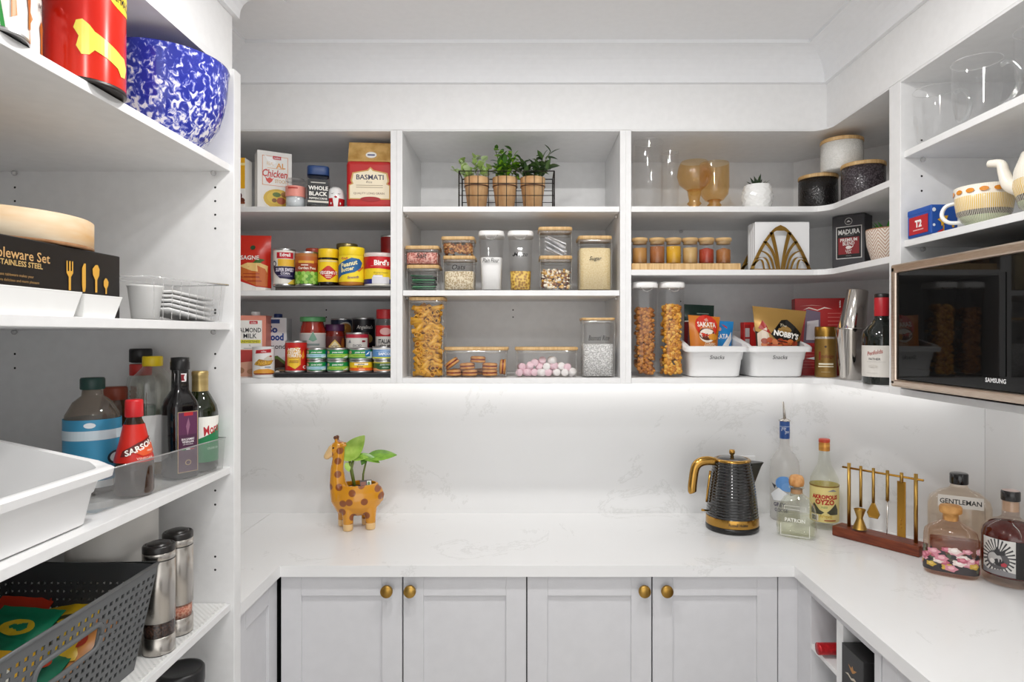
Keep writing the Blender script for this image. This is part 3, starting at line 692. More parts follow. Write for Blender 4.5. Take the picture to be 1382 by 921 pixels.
# oil bottle with yellow cap
t = bottle('cooking_oil_bottle', 'clear square ribbed oil bottle with a yellow cap and a finger of oil', 206, 1.343, [(0, .002), (.035, 0), (.038, .006)]+[p for k in range(5) for p in ((.038, .012+k*.01), (.0365, .017+k*.01))]+[(.038, .065), (.038, .12)]+[p for k in range(6) for p in ((.038, .125+k*.01), (.0362, .130+k*.01))]+[(.038, .19), (.034, .205), (.018, .226), (.016, .232)], clear('pet_plastic', '#f3f3ee', .07, .6, .04, .05), e=4, rz=face(-.79, 1.343)+.35)
mk('cap', MB().lathe([(.0185, .229), (.0195, .231), (.0195, .247), (.0185, .250), (0, .250)], 24), M('#f2d21c', .35), t)
mk('oil', MB().lathe([(0, .004), (.0355, .004), (.0355, .082), (0, .082)], 24, e=4), clear('oil', '#f2d68a', .02, .1, .1, .40, '#e6b84a'), t)
mk('label', MB().box(-.034, .034, -.0389, -.0385, .03, .128), M('#e4e4e2', .45), t)
# sauce bottle behind with black cap and red collar
t = bottle('sauce_bottle', 'clear ribbed bottle with black cap and red collar behind the vinegar', 190, 1.392, [(0, .002), (.026, 0), (.028, .006), (.028, .15)]+[p for k in range(4) for p in ((.028, .155+k*.01), (.0268, .16+k*.01))]+[(.026, .20), (.017, .214), (.0155, .232)], clear('pet_plastic2', '#eef0ee', .06, .6, .04, .10))
mk('collar', MB().lathe([(.021, .206), (.022, .208), (.022, .229), (.021, .231)], 24), M('#c3302a', .4), t)
mk('cap', MB().lathe([(.017, .246-.012), (.0225, .246-.01), (.0225, .262), (.021, .265), (0, .265)], 24), M('#1c1a1a', .4), t)
mk('label', MB().lathe([(.0283, .05), (.0283, .14)], 28), M('#1d5a2c', .45), t)
# brown-capped jar
t = bottle('spice_shaker', 'slim amber shaker with a rust brown lid behind the teal-labelled bottle', 155, 1.327, [(0, .002), (.026, 0), (.028, .005), (.028, .14), (.025, .155), (.022, .162)], clear('amber_shaker', '#9a6a3c', .05, .4, .05, .5, '#7b5230'))
mk('cap', MB().lathe([(.0225, .158), (.0235, .16), (.0235, .183), (.022, .186), (0, .186)], 24), M('#93412b', .4), t)
# teal bottle
t = bottle('cordial_bottle', 'wide plastic bottle with dark green cap and blue label', 125, 1.20, [(0, .002), (.044, 0), (.047, .008), (.047, .125), (.044, .145), (.032, .168), (.018, .180), (.0165, .196)], clear('smoky_plastic', '#d9cfc4', .05, .45, .05, .35, '#a89c90'))
mk('cap', MB().lathe([(.0195, .192), (.0205, .194), (.0205, .211), (.019, .214), (0, .214)], 24), M('#173a34', .4), t)
mk('label', MB().lathe([(.0474, .012), (.0474, .138)], 28), M('#3f95bd', .4), t)
art(t, [R(-1.5, .70, 1.5, .84, '#d3e2ea'), R(-1.5, 0, 1.5, .1, '#d5d9dc'), O(-.05, .92, .1, .04, '#e8eef2'), O(.42, .42, .17, .10, '#1d2733'), O(.42, .42, .12, .07, '#cfd6da'), R(.5, .46, .85, .58, '#4a2f4f'), P([(.05, .2), (.9, .34), (.9, .22), (.2, .1)], '#27679b')], .094, .126, on_cyl(.0474, .012), cut=.006)
# malt vinegar
t = bottle('vinegar_bottle', 'malt vinegar bottle with red cap and flared red label', 181, 1.174, [(0, .002), (.030, 0), (.033, .006), (.033, .05), (.031, .068), (.024, .095), (.0165, .130), (.0115, .142), (.0115, .150)], clear('vinegar_glass', '#b58f6a', .05, .6, .03, .25, '#6d4a33'))
mk('cap', MB().lathe([(.0145, .143), (.0155, .145), (.015, .172), (.0135, .175), (0, .175)], 24), M('#c81f24', .35), t)
mk('vinegar', MB().lathe([(0, .004), (.0305, .006), (.0305, .045), (0, .045)], 24), clear('vinegar', '#7a4a2c', .02, .1, .1, .6, '#4e2c1c'), t)
zz = [(.0325, .062), (.0315, .068), (.0245, .095), (.0172, .130)]
mk('label', MB().lathe([(r_+.0004, z_) for r_, z_ in zz], 28), M('#cb2518', .35), t)
def cone(u, v, d):
    z_ = .062+v; r_ = .0325-(z_-.062)*(.0325-.0172)/.068+.0012
    a = -math.pi/2+u/.0255; return ((r_+d)*math.cos(a), (r_+d)*math.sin(a), z_)
art(t, [P([(.0, .28), (.2, .16), (.95, .30), (.95, .44), (.5, .52), (.1, .36)], '#e2582a'), P([(-.32, .16), (-.28, .32), (.1, .52), (.55, .66), (.85, .62), (.8, .48), (.5, .50), (.1, .36), (-.15, .18)], '#5d1512'), T("SARSON'S", .25, .43, .16, '#f2eee6', 1.1, .03, .15, .42), T('malt', .42, .30, .07, '#f3e7d5', .3, 0, .3), T('VINEGAR', .25, .10, .06, '#f0d9c8', .75)], .06, .068, cone, cut=.004)
# ---- shelf 4
t = thing('shelf_liner', 'white ribbed non-slip liner covering the lower shelf', 'liner', 0, 0, SH4)
mlin, n, l, b = newmat('ribbed_liner'); b.inputs['Base Color'].default_value = lin('#e3e3e1'); b.inputs['Roughness'].default_value = .5
tc = n.new('ShaderNodeTexCoord'); wv = n.new('ShaderNodeTexWave'); wv.inputs['Scale'].default_value = 55; wv.bands_direction = 'DIAGONAL'; l.new(tc.outputs['Object'], wv.inputs['Vector'])
bn = n.new('ShaderNodeBump'); bn.inputs['Strength'].default_value = .5; bn.inputs['Distance'].default_value = .002; l.new(wv.outputs['Fac'], bn.inputs['Height']); l.new(bn.outputs[0], b.inputs['Normal'])
mk('mat_sheet', MB().bbox(-1.2, -.672, .3, 1.427, 0, .0018, .0006), mlin, t)
mb = MB()
for k in range(46): mb.box(-.682-.0, -.6725, .72+k*.0152, .72+k*.0152+.008, .0017, .0026)
o = mk('edge_ribs', mb, mlin, t); o['kind'] = 'stuff'
Z4 = SH4+.0019
def grinder(label, px, Y, bean):
    x = X(px, Y); t = thing('pepper_grinder', label, 'grinder', x, Y, Z4, 0, 'steel grinders on the lower shelf'); r = .0285
    mk('base_cup', MB().lathe([(0, .0), (r*.98, 0), (r, .002, 1), (r, .034), (r*.97, .0345), (0, .0345)], 32), [STEEL, BLACK], t)
    mk('window', MB().lathe([(r*.985, .034), (r*.985, .062)], 32), clear('grinder_window', '#f6f6f6', .06, .4, .03), t)
    mk('peppercorns', MB().lathe([(0, .0345), (r*.9, .035), (r*.92, .058), (0, .060)], 24), bean, t)
    mk('body_tube', MB().lathe([(0, .0615), (r*.97, .0615), (r, .062), (r, .178), (r*.985, .1785, 1), (r*.985, .180, 1), (r, .1805), (r, .192), (r*.98, .193), (0, .193)], 32), [STEEL, BLACK], t)
    mk('cap', MB().lathe([(r*1.0, .193), (r*1.0, .203), (r*.93, .206), (r*.8, .2065), (r*.78, .205), (r*.74, .205), (r*.72, .208), (r*.6, .2095), (0, .2095)], 32), M('#1d1a19', .3), t)
grinder('steel grinder showing black peppercorns, beside the grey basket', 214.5, 1.212, noisy('peppercorns', '#22120d', '#4f3020', 260, .6, 0, .8, kind='v'))
grinder('steel grinder showing pink salt, behind the peppercorn grinder', 240, 1.29, noisy('pink_salt', '#c96a4c', '#e8a98c', 220, .5, 0, .8, kind='v'))
t = thing('canister', 'white cylindrical canister at the back of the lower shelf', 'canister', -.83, 1.275, Z4)
mk('canister_body', MB().lathe([(0, 0), (.078, 0), (.08, .003), (.08, .275), (.077, .278), (0, .278)], 40), M('#dedbd6', .4), t)
t = thing('black_tin', 'black lidded tin on the shelf below the grinders', 'tin', -.672, 1.25, SH5)
t.location.x = -.706; t.location.y = 1.30
mk('tin_body', MB().lathe([(0, 0), (.042, 0), (.043, .003), (.043, .215), (0, .215)], 32), M('#232323', .4), t)
mk('lid', MB().lathe([(.0445, .205), (.0445, .231), (.042, .2345), (.036, .2345), (.034, .233), (0, .233)], 32), M('#1b1b1c', .35), t)
# ---- perforated grey basket
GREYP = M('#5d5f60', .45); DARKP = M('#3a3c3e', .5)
def perf(name, P00, P10, P11, P01, nu, nv, hole, parent, mat, solid_v=(0, 0), slot=None, thick=.0022, tri=False):
    P00, P10, P11, P01 = map(Vector, (P00, P10, P11, P01))
    def S(u, v): return (P00*(1-u)+P10*u)*(1-v)+(P01*(1-u)+P11*u)*v
    mb = MB()
    for j in range(nv):
        for i in range(nu):
            u0, u1, v0, v1 = i/nu, (i+1)/nu, j/nv, (j+1)/nv
            uc, vc = (u0+u1)/2, (v0+v1)/2
            o4 = [S(u0, v0), S(u1, v0), S(u1, v1), S(u0, v1)]
            if j < solid_v[0] or j >= nv-solid_v[1]: mb.add(o4, [(0, 1, 2, 3)]); continue
            if slot:
                su0, su1, sv0, sv1 = slot
                if su0 < uc < su1 and sv0 < vc < sv1: continue
            hu, hv = (u1-u0)*hole/2, (v1-v0)*hole/2
            if tri:
                s = 1 if (i+j) % 2 else -1
                i3 = [S(uc-hu*s, vc-hv), S(uc+hu*s, vc), S(uc-hu*s, vc+hv)]
                i4 = [i3[0], S(uc+hu*s, vc-.0005), i3[1], i3[2]] if s > 0 else None
                q = [S(uc-hu, vc-hv), S(uc+hu, vc-hv*.3), S(uc+hu, vc+hv*.3), S(uc-hu, vc+hv)] if s > 0 else [S(uc-hu, vc-hv*.3), S(uc+hu, vc-hv), S(uc+hu, vc+hv), S(uc-hu, vc+hv*.3)]
            else: q = [S(uc-hu, vc-hv), S(uc+hu, vc-hv), S(uc+hu, vc+hv), S(uc-hu, vc+hv)]
            mb.add(o4+q, [(0, 1, 5, 4), (1, 2, 6, 5), (2, 3, 7, 6), (3, 0, 4, 7)])
    ob = mk(name, mb, mat, parent, fix=False); sd = ob.modifiers.new('s', 'SOLIDIFY'); sd.thickness = thick; sd.offset = 0
    return ob, S
t = thing('storage_basket', 'dark grey perforated plastic basket with a handle slot, full of packets', 'basket', 0, 0, 0)
xf, xb, y0, y1, z0, z1 = -.678, -.955, .66, 1.169, Z4+.001, 1.100
tp = .028
fo, S = perf('front_wall', (xf-tp, y0+tp, z0), (xf-tp, y1-tp, z0), (xf, y1, z1), (xf, y0, z1), 34, 13, .52, t, GREYP, (1, 1), (.44, .72, .54, .76))
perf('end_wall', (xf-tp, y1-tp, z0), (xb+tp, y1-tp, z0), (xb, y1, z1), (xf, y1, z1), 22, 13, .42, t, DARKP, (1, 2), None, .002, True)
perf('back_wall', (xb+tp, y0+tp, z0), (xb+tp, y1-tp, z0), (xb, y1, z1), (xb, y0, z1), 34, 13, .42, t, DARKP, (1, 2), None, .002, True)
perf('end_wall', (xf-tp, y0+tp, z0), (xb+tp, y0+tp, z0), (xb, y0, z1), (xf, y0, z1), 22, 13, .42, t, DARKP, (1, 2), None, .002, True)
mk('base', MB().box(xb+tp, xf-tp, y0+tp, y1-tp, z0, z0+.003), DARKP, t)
mk('rim', MB().tube([(xf, y0, z1), (xf, y1, z1), (xb, y1, z1), (xb, y0, z1), (xf, y0, z1)], .0032, 8), GREYP, t)
pts = []
for k in range(25):
    a = 2*math.pi*k/24; c, s = math.cos(a), math.sin(a)
    uu = .58+(.115*(1 if c > 0 else -1)+.030*c); vv = .65+.115*s
    pts.append(S(uu, vv)+Vector((.001, 0, 0)))
mk('handle_rim', MB().tube(pts, .0042, 8), GREYP, t)
for k, (x, y, z, rx, ry, col, col2, lab) in enumerate((
        (-.87, 1.06, 1.005, .1, .15, '#0f8a63', '#e6c62c', 'green snack packet on top of the grey basket pile'),
        (-.79, 1.00, .985, -.1, .2, '#17795a', '#d24a2a', 'dark green packet against the basket handle slot'),
        (-.80, 1.085, .970, .2, .1, '#c98648', '#b23a26', 'tan paper packet seen through the basket handle slot'),
        (-.80, 1.10, .995, .1, -.2, '#d9b21f', '#3c3a22', 'yellow packet lying in the grey basket'),
        (-.80, .93, .985, .2, .2, '#d8a72a', '#f0ece2', 'mustard yellow crumpled wrapper beside the basket front'),
        (-.88, .97, 1.00, .1, .1, '#12805c', '#cf3b22', 'green packet with a red badge at the back of the grey basket'),
        (-.90, 1.10, 1.00, .2, .3, '#cf3b22', '#e8e4da', 'small red packet at the back of the grey basket'))):
    mb = pouch_mesh(.11, .13, .03, 1., 1.)
    t = thing('snack_packet', lab, 'packet', x, y-.06, z-.02, 0, 'packets in the grey basket')
    t.rotation_euler = (rx-1.25, ry*.5, .25*math.sin(2.3*k))
    mk('packet_body', mb, M(col, .35), t); art(t, [O(.1, .6, .25, .14, col2), R(-.3, .2, .2, .3, col2)], .11, .13, pouch_fn(.11, .13, .03, 1., 1.), cut=.01)
# ================================================================ GROCERY UNIT
# ---- top shelf
Y = 1.925; z = SU
x = X(317, Y)
t = carton('biscuit_box', 'yellow and white cake mix box half hidden by the tall unit panel', x, Y, z, .084, .05, .155, '#f4f2ee',
           [R(-.5, .40, .5, 1, '#f0b31d'), R(.30, .85, .5, .9, '#fbe6a0'), O(.30, .17, .2, .06, '#6b3320'), O(.30, .26, .1, .06, '#57202a'), R(.1, .10, .5, .14, '#8a4a2a')], 0.0)
Y = 1.905; x = X(365, Y)
its = [R(-.36, .42, .38, .92, '#e08a3c'), R(-.345, .427, .365, .912, '#f2f0ec'), R(-.06, .865, .18, .925, '#c2283a'), T('coles', .06, .895, .035, '#ffffff', .18), P([(-.3, .92), (-.1, .75), (.05, .82), (-.1, .9)], '#fdfdfd'), T('REAL', -.13, .79, .055, '#e7c9a0', .2), T('AL', .17, .765, .09, '#e39a33', .3, .02),
       R(-.22, .71, .26, .716, '#e39a33'), T('Chicken', .0, .625, .13, '#c9302c', .72, .02, .2), P([(-.28, .56), (-.22, .53), (-.15, .555), (-.08, .53), (-.03, .56), (-.08, .49), (-.16, .45), (-.24, .49)], '#d8412f'), T('STOCK', .17, .50, .06, '#d8b58a', .34, .02),
       O(.06, .20, .44, .185, '#f0ede6'), O(.08, .20, .41, .165, '#d9b437'), O(.10, .22, .33, .12, '#e2c142'), O(.18, .17, .13, .06, '#b5562d'), O(.05, .27, .12, .04, '#5f7a2a'), O(.3, .28, .13, .05, '#a87a38'), O(.38, .14, .07, .07, '#3f6a2a'), O(-.02, .17, .07, .035, '#8a5a22')]
carton('stock_carton', 'white chicken stock carton with a bowl of soup printed on it', x*1.012, Y+.045, z, .100, .06, .180, '#f1efeb', its, math.radians(30))
t, r, h = jar('candle_jar', 'small clear tumbler with a pink paper band beside the stock carton', 386, 412, 243, 1.900, z, [R(-.4, .70, .1, .86, '#c4453c')], clear('jar_lip', '#ffffff', .1, .5, .02), .002, GLASS, 'jar', 1., .99, 2., '#ef9a8c', (.38, .74), None, None, .01, None, M('#dde3e6', .4), .40)
t, r, h = jar('pepper_jar', 'square glass jar of black peppercorns with a navy lid', 414, 445, 227, 1.915, z, [R(-.3, .86, .3, .90, '#c9c6be'), T('WHOLE', 0, .66, .17, '#f3f1ea', .8, .03), T('BLACK', 0, .43, .17, '#f3f1ea', .8, .03), T('PEPPERCORNS', 0, .24, .08, '#f3f1ea', .85, .02), R(-.42, .07, .42, .15, '#d8d3c8')],
    M('#1f3f74', .4), .026, clear('jar_clear', '#f4f4f4', .06, .5, .03), 'jar', .92, .84, 5., None, (.08, .66), None, None, .06, None, noisy('pepper_fill', '#2a2320', '#57493f', 200, .7, 0, .5, kind='v'), .66)
mk('label', MB().box(-r*.86, r*.86, -r*1.006, -r*1.004, .07*h, .67*h), M('#191a1c', .5), t)
# ceramic shaker
Yc = 1.915; x = X(453, Yc); t = thing('ceramic_shaker', 'small white and red ceramic shaker with a painted face', 'shaker', x, Yc, z, face(x, Yc)); hh = Z(253, Yc)-z
mk('shaker_body', MB().lathe([(0, 0), (.021, 0), (.0255, .006, 0), (.027, hh*.45, 1), (.026, hh*.62, 0), (.022, hh*.85, 0), (.014, hh*.97, 0), (0, hh, 0)], 28), [CERAM, M('#b81f26', .2, 0, .3)], t)
art(t, [P([(-.30, .66), (-.18, .62), (-.08, .67), (-.18, .645)], '#3a2a2a'), P([(.08, .67), (.18, .62), (.30, .66), (.18, .645)], '#3a2a2a'), P([(-.09, .50), (0, .56), (.09, .50), (0, .42)], '#b51f2d'), P([(-.16, .45), (.16, .45), (.09, .0), (-.09, .0)], '#f1efec'), O(-.25, .22, .035, .05, '#f1efec'), O(.25, .22, .035, .05, '#f1efec')], .054, hh, on_cyl(.0275), .2, cut=.004)
# rice bag
x0, x1 = X(470, 1.92), -.397; w = x1-x0; h = Z(193, 1.92)-z
t = thing('rice_bag', 'red and gold cloth-look bag of basmati rice', 'bag', (x0+x1)/2, 1.925, z, .08)
mk('bag_body', MB().bbox(-w/2, w/2, -.035, .035, 0, h*.70, .012, 0, 3), M('#b9201f', .4), t)
v = [(-w/2+.004, -.028, h*.69), (w/2-.004, -.028, h*.69), (w/2-.004, .028, h*.69), (-w/2+.004, .028, h*.69), (-w/2+.004, -.006, h), (w/2-.004, -.006, h), (w/2-.004, .006, h), (-w/2+.004, .006, h)]
mk('bag_top', MB().add(v, [(0, 1, 5, 4), (1, 2, 6, 5), (2, 3, 7, 6), (3, 0, 4, 7), (4, 5, 6, 7)]), noisy('gold_foil_bag', '#b58a45', '#d8b271', 30, .4, .3), t)
art(t, [R(-.46, .70, .46, .705, '#cfa55e'), P([(-.44, .13), (.46, .13), (.46, .34), (.40, .36), (.44, .40), (.40, .52), (.22, .545), (.1, .56), (.03, .605), (-.04, .56), (-.18, .545), (-.36, .52), (-.40, .40), (-.37, .36), (-.44, .34)], '#c9a05a'),
        P([(-.415, .145), (.435, .145), (.435, .33), (.37, .355), (.40, .40), (.37, .505), (.2, .53), (.08, .545), (.03, .58), (-.02, .545), (-.16, .53), (-.335, .505), (-.365, .40), (-.335, .355), (-.415, .33)], '#efe3c8'),
        T('BASMATI', .02, .455, .075, '#3a3a55', .62, .02), T('Rice', .0, .385, .035, '#6a5a4a', .2, 0, .3), R(-.28, .33, .3, .34, '#b5a58a'), R(-.28, .30, .3, .31, '#b5a58a'), T('QUALITY LONG GRAIN', 0, .215, .035, '#7a5a4a', .75), O(.03, .135, .22, .035, '#a31f22')], w, h, on_flat(-.0352), .4)
art(t, [O(.03, .80, .12, .05, '#e8e6e0'), R(-.05, .79, .11, .81, '#2a3a7a')], w, h, lambda u, v_, d: (u, -.028+.022*(v_-h*.69)/(h*.31)-d-.0004, v_), .4)
# ---- riser trays
for zz, lab in ((SM, 'low grey tray under the middle row of jars and cans'), (SB, 'dark grey tray under the tuna and soup cans')):
    x0, x1 = X(369, 1.875), -.3935
    t = thing('riser_tray', lab, 'tray', 0, 0, zz)
    mk('tray_top', MB().bbox(x0, x1, 1.872, 2.17, .0105, .0145, .0015), M('#6d6b69' if zz == SM else '#4a4a4c', .35, .3), t)
    mk('tray_edge', MB().bbox(x0+.004, x1-.002, 1.878, 1.884, 0, .0105, .001), M('#57504c' if zz == SM else '#2f2f31', .4), t)
    mk('tray_edge', MB().bbox(x0+.004, x1-.002, 2.160, 2.166, 0, .0105, .001), M('#57504c', .4), t)
ZM, ZL = SM+.0146, SB+.0146
# ---- middle shelf
t = pouch('pasta_bag', 'red lasagne meal packet standing by the tall unit panel', X(333, 1.90), 1.925, SM, .125, .172, .05, '#c92a17',
          [P([(-.5, .0), (.5, .0), (.5, .06), (.2, .08), (-.2, .18), (-.5, .36)], '#efece6'), P([(-.45, .36), (-.1, .20), (.2, .10), (.44, .08), (.46, .38), (.3, .46), (-.1, .42)], '#c96a2c'),
           P([(-.2, .44), (.1, .36), (.44, .33), (.46, .45), (.3, .50), (0, .50)], '#e8c27a'), R(-.2, .24, .44, .26, '#9a3216'), R(.0, .17, .45, .19, '#a83a18'), R(-.1, .30, .44, .315, '#a83a18'), P([(.12, .50), (.25, .58), (.4, .56), (.3, .50)], '#3f6a2a'),
           T('LASAGNE', -.02, .59, .075, '#f5efe8', .62, .02), O(.12, .77, .06, .04, '#2a4a2a')], .10, 0, 0, 0, .35, 0, .05)
can('corn_can', 'white sweetcorn can with red and navy label on the middle shelf', 369.5, 398.5, 337, 1.912, ZM, [R(-.36, .76, .42, .94, '#c21f2e'), T('Edgell', .03, .85, .13, '#f6f2ee', .62, .03), R(-.3, .53, .5, .74, '#e9b93a'), P([(-.62, .52), (1.2, .52), (1.2, .18), (.5, .12), (-.2, .17), (-.5, .34)], '#241c44'), T('SUPER SWEET', .02, .42, .11, '#ece6f2', .85, .03), T('CORN', .03, .31, .07, '#ece6f2', .4, .02), R(-.3, .23, .35, .25, '#9a93b5'), O(-.5, .60, .13, .09, '#4a4658'), O(-.5, .60, .08, .055, '#e9e6e2'), P([(.1, .0), (.8, .0), (.8, .17), (.4, .15)], '#e7c548')], '#ece8df')
can('pea_can', 'brown can printed with green peas on the middle shelf', 399, 429.5, 341, 1.912, ZM, [R(-1.5, .42, 1.5, .78, '#9c3f1e'), R(-1.5, .70, 1.5, .9, '#b5622c'), R(-.38, .68, .3, .76, '#e0a93a'), R(-.25, .60, .05, .63, '#f0e3d2'), T('Garden Peas', 0, .52, .085, '#f3ead9', .85, .02), R(-1.2, .0, 1.2, .38, '#3c6a20')]+[O(-.55+(k % 7)*.17+(k//7 % 2)*.08, .06+(k//7)*.095, .085, .062, ('#7fb43c', '#9cc95a', '#5f9a30', '#a9d168')[(k*7) % 4]) for k in range(28)], '#b5733a')
t, r, h = jar('vegemite_jar', 'dark spread jar with yellow lid and red diamond on yellow label', 429.5, 457, 337, 1.912, ZM, [P([(-.5, .40), (-.05, .72), (.05, .72), (.5, .40), (.05, .10), (-.05, .10)], '#c3301f'), T('VEGEMITE', 0, .41, .15, '#f6efe6', .92, .03), R(-.16, .25, .16, .29, '#f0d9c9'), R(-.12, .18, .12, .21, '#f0d9c9'), R(-.45, .90, .45, .97, '#e2cf8a')], '#f0c81d', .026, M('#1c1310', .1, 0, .4), 'jar', .97, .88, 2., '#f3cf1e', (.11, .70))
t.name = 'spread_jar'
jar('peanut_butter_jar', 'yellow-lidded peanut butter jar with a blue splash on its label', 457.5, 492, 335, 1.905, ZM, [P([(-.7, .05), (-.4, .25), (.1, .36), (.36, .52), (.44, .72), (.3, .86), (.0, .90), (-.3, .78), (-.7, .60)], '#1f5f95'), T('Kraft', -.28, .88, .10, '#c2504a', .3, .02, .2), T('Peanut', -.12, .67, .18, '#f4e9b0', .75, .03, .2, .25), T('Butter', -.18, .47, .15, '#efe2a8', .6, .03, .2, .2), P([(.2, .42), (.46, .60), (.5, .54), (.28, .38)], '#c9702a'), T('Smooth', .05, .17, .10, '#7a4a7a', .5, .02, .2, .1)],
    '#f3d31c', .024, M('#b8762c', .2), 'jar', .99, .95, 2., '#f2d72c', (.10, .78))
can('custard_tin', 'red, yellow and blue custard powder tin by the unit panel', 492, 532, 345, 1.912, ZM, [R(-1.5, .55, 1.5, 1, '#c4161f'), P([(-1.5, .55), (-.5, .58), (0, .55), (.5, .5), (1.5, .45), (1.5, .6), (-1.5, .6)], '#c4161f'), T("Bird's", .08, .76, .20, '#fbf6f0', .68, .04), R(-.3, .635, .45, .645, '#e8b0a0'), T('Original Custard', .05, .39, .07, '#8a7a2a', .68), T('Powder', .0, .31, .06, '#8a7a2a', .3), R(-1.5, 0, 1.5, .17, '#1d2470'), R(-.24, .0, .34, .24, '#d8d6dc'), R(-.2, .24, .1, .30, '#e8e4ea')], '#f0d12a', 'tin', M('#e6e2da', .3), lidm=M('#d9c9c4', .35))
jar('pickle_jar', 'glass jar with a metallic lid behind the peanut butter', 454, 483, 330, 1.99, ZM, [], M('#8a7c52', .3, .8), .016, M('#4a3a20', .2), lidr=.98)
jar('sauce_jar', 'red-lidded glass jar behind the pea can', 413, 432, 336, 1.99, ZM, [], '#a8402a', .016, M('#6a2a1a', .2))
t, r, h = can('cocoa_tin', 'tall red tin at the back of the middle shelf', 519, 545, 319, 2.05, SM+.0146, [R(-1.5, .6, 1.5, .66, '#d8cfc0'), R(-1.5, .25, 1.5, .5, '#7a1414')], '#a51a18', 'tin'); t.location.x = -.432
# ---- bottom shelf
Y = 1.958
x0, x1 = X(322, Y), X(362, Y)
t = carton('almond_milk_carton', 'pink and white almond milk carton with a white cap', (x0+x1)/2, Y, SB, x1-x0, .065, Z(426, Y-.03)-SB, '#e0907c',
           [R(-.5, .44, .38, .92, '#f3f1ec'), R(-.5, .0, .5, .43, '#b53f3a'), P([(-.5, 0), (.5, 0), (.5, .12), (.1, .25), (-.5, .22)], '#d8a58e'), R(-.02, .86, .24, .91, '#c4303a'), T('coles', .11, .885, .03, '#ffffff', .2), T('ALMOND', .0, .76, .075, '#26262b', .7, .01), T('MILK', .0, .665, .075, '#26262b', .42, .01), R(-.36, .545, .34, .60, '#e8e04a'), T('UNSWEETENED', 0, .573, .035, '#3a3a2a', .6, .01), T('1L', 0, .51, .025, '#444444'), R(-.2, .46, .3, .466, '#8a8a8a'), O(.1, .08, .2, .05, '#b98a6a'), O(-.3, .1, .12, .05, '#a87a5a')], .12, side=(1, [R(-.5, .0, .5, 1, '#d67f6c')]))
w_ = x1-x0; h_ = Z(426, Y-.03)-SB
mk('cap', MB().lathe([(.013, h_), (.0135, h_+.001), (.0135, h_+.010), (.012, h_+.012), (0, h_+.012)], 20, c=(.010, -.01, 0)), WHITEP, t)
Y = 2.02; x0, x1 = X(361, Y), X(390, Y); h_ = Z(429, Y-.03)-SB
t = carton('soy_milk_carton', 'white almond drink carton with navy lettering and a blue cap', (x0+x1)/2, Y, SB, x1-x0, .065, h_, '#dcdde0',
           [R(-.4, .90, .2, .97, '#27407a'), T('So', -.12, .80, .13, '#1d3f8a', .5, .04), T('Good', -.05, .665, .13, '#1d3f8a', .85, .04), T('almond', .0, .50, .085, '#3a3a40', .9, .01), P([(-.5, .0), (.5, .0), (.5, .18), (.1, .30), (-.5, .26)], '#4d2f24'), P([(-.5, .24), (.1, .28), (.5, .16), (.5, .22), (.1, .34), (-.5, .30)], '#5f7a3a'), O(.2, .08, .2, .05, '#7a4a30')], .10)
mk('cap', MB().lathe([(.0125, h_), (.013, h_+.001), (.013, h_+.011), (.0115, h_+.013), (0, h_+.013)], 20), M('#22356e', .4), t)
can('gravy_canister', 'white paper canister with a bowl picture in front of the milk cartons', 341.5, 370, 468, 1.885, SB, [P([(-.38, .82), (.35, .86), (.35, .99), (-.35, .95)], '#b3202a'), T('coles', 0, .905, .06, '#ffffff', .3), P([(.0, .62), (.2, .74), (.36, .70), (.42, .60), (.3, .54), (.1, .55)], '#c9c2b5'), O(.32, .72, .07, .03, '#b04030'), P([(-.46, .42), (-.2, .62), (.2, .56), (.5, .58), (.3, .40), (-.1, .36)], '#a87a2c'), T('Chicken', 0, .49, .15, '#d8a93a', .8, .03, .2, .1), R(.05, .30, .32, .34, '#8a9ab0'), P([(-.5, .10), (.6, .10), (.5, .19), (.2, .26), (-.2, .25), (-.48, .18)], '#d99a3a'), P([(-.5, .10), (.6, .10), (.52, .05), (-.42, .05)], '#8a3a20')], '#e6e4e2', 'canister', M('#dddddd', .4))
t = carton('tea_carton', 'small dark patterned box wedged behind the gravy canister', X(378.5, 1.915), 1.925, SB, .036, .04, .026, '#3c3530', [O(-.2, .5, .2, .25, '#d8d3cb'), O(.25, .4, .18, .2, '#b5a58f'), R(-.1, .7, .4, .85, '#8a6a4a')], .1)
can('soup_can', 'red tomato soup can on the dark tray', 385.5, 414, 460, 1.905, ZL, [P([(-.44, .18), (-.1, .14), (.2, .2), (.22, .7), (.1, .84), (-.2, .80), (-.44, .74)], '#d9a23a'), P([(-.3, .16), (-.05, .06), (.15, .18), (.1, .42), (-.35, .42)], '#edc12e'), P([(.22, .5), (.34, .74), (.4, .5), (.3, .4)], '#e08a2a'), T('HEINZ', -.1, .75, .12, '#f6ece0', .6, .03, .15), T('CREAMY', -.1, .63, .10, '#f6ece0', .55, .03), T('TOMATO', -.1, .53, .11, '#f6ece0', .66, .03), R(-.3, .33, .1, .36, '#8a5a1a'), R(-.32, .28, .1, .30, '#8a5a1a'), O(.4, .12, .1, .06, '#e8d5cc'), O(.42, .12, .07, .04, '#c22018')], '#bf1a12')
TUNA = [  # px0 px1 top base variant
    (414.5, 441, 0, 'jw', 'lower'), (414.5, 441, 1, 'jw', 'upper'), (442, 470.5, 0, 'jg', 'lower'), (442, 470.5, 1, 'jg', 'upper'), (472, 503, 0, 'yo', 'lower'), (471.5, 502.5, 1, 'jb', 'upper'), (504, 533, 0, 'go', 'lower'), (503, 533, 1, 'bl', 'upper')]
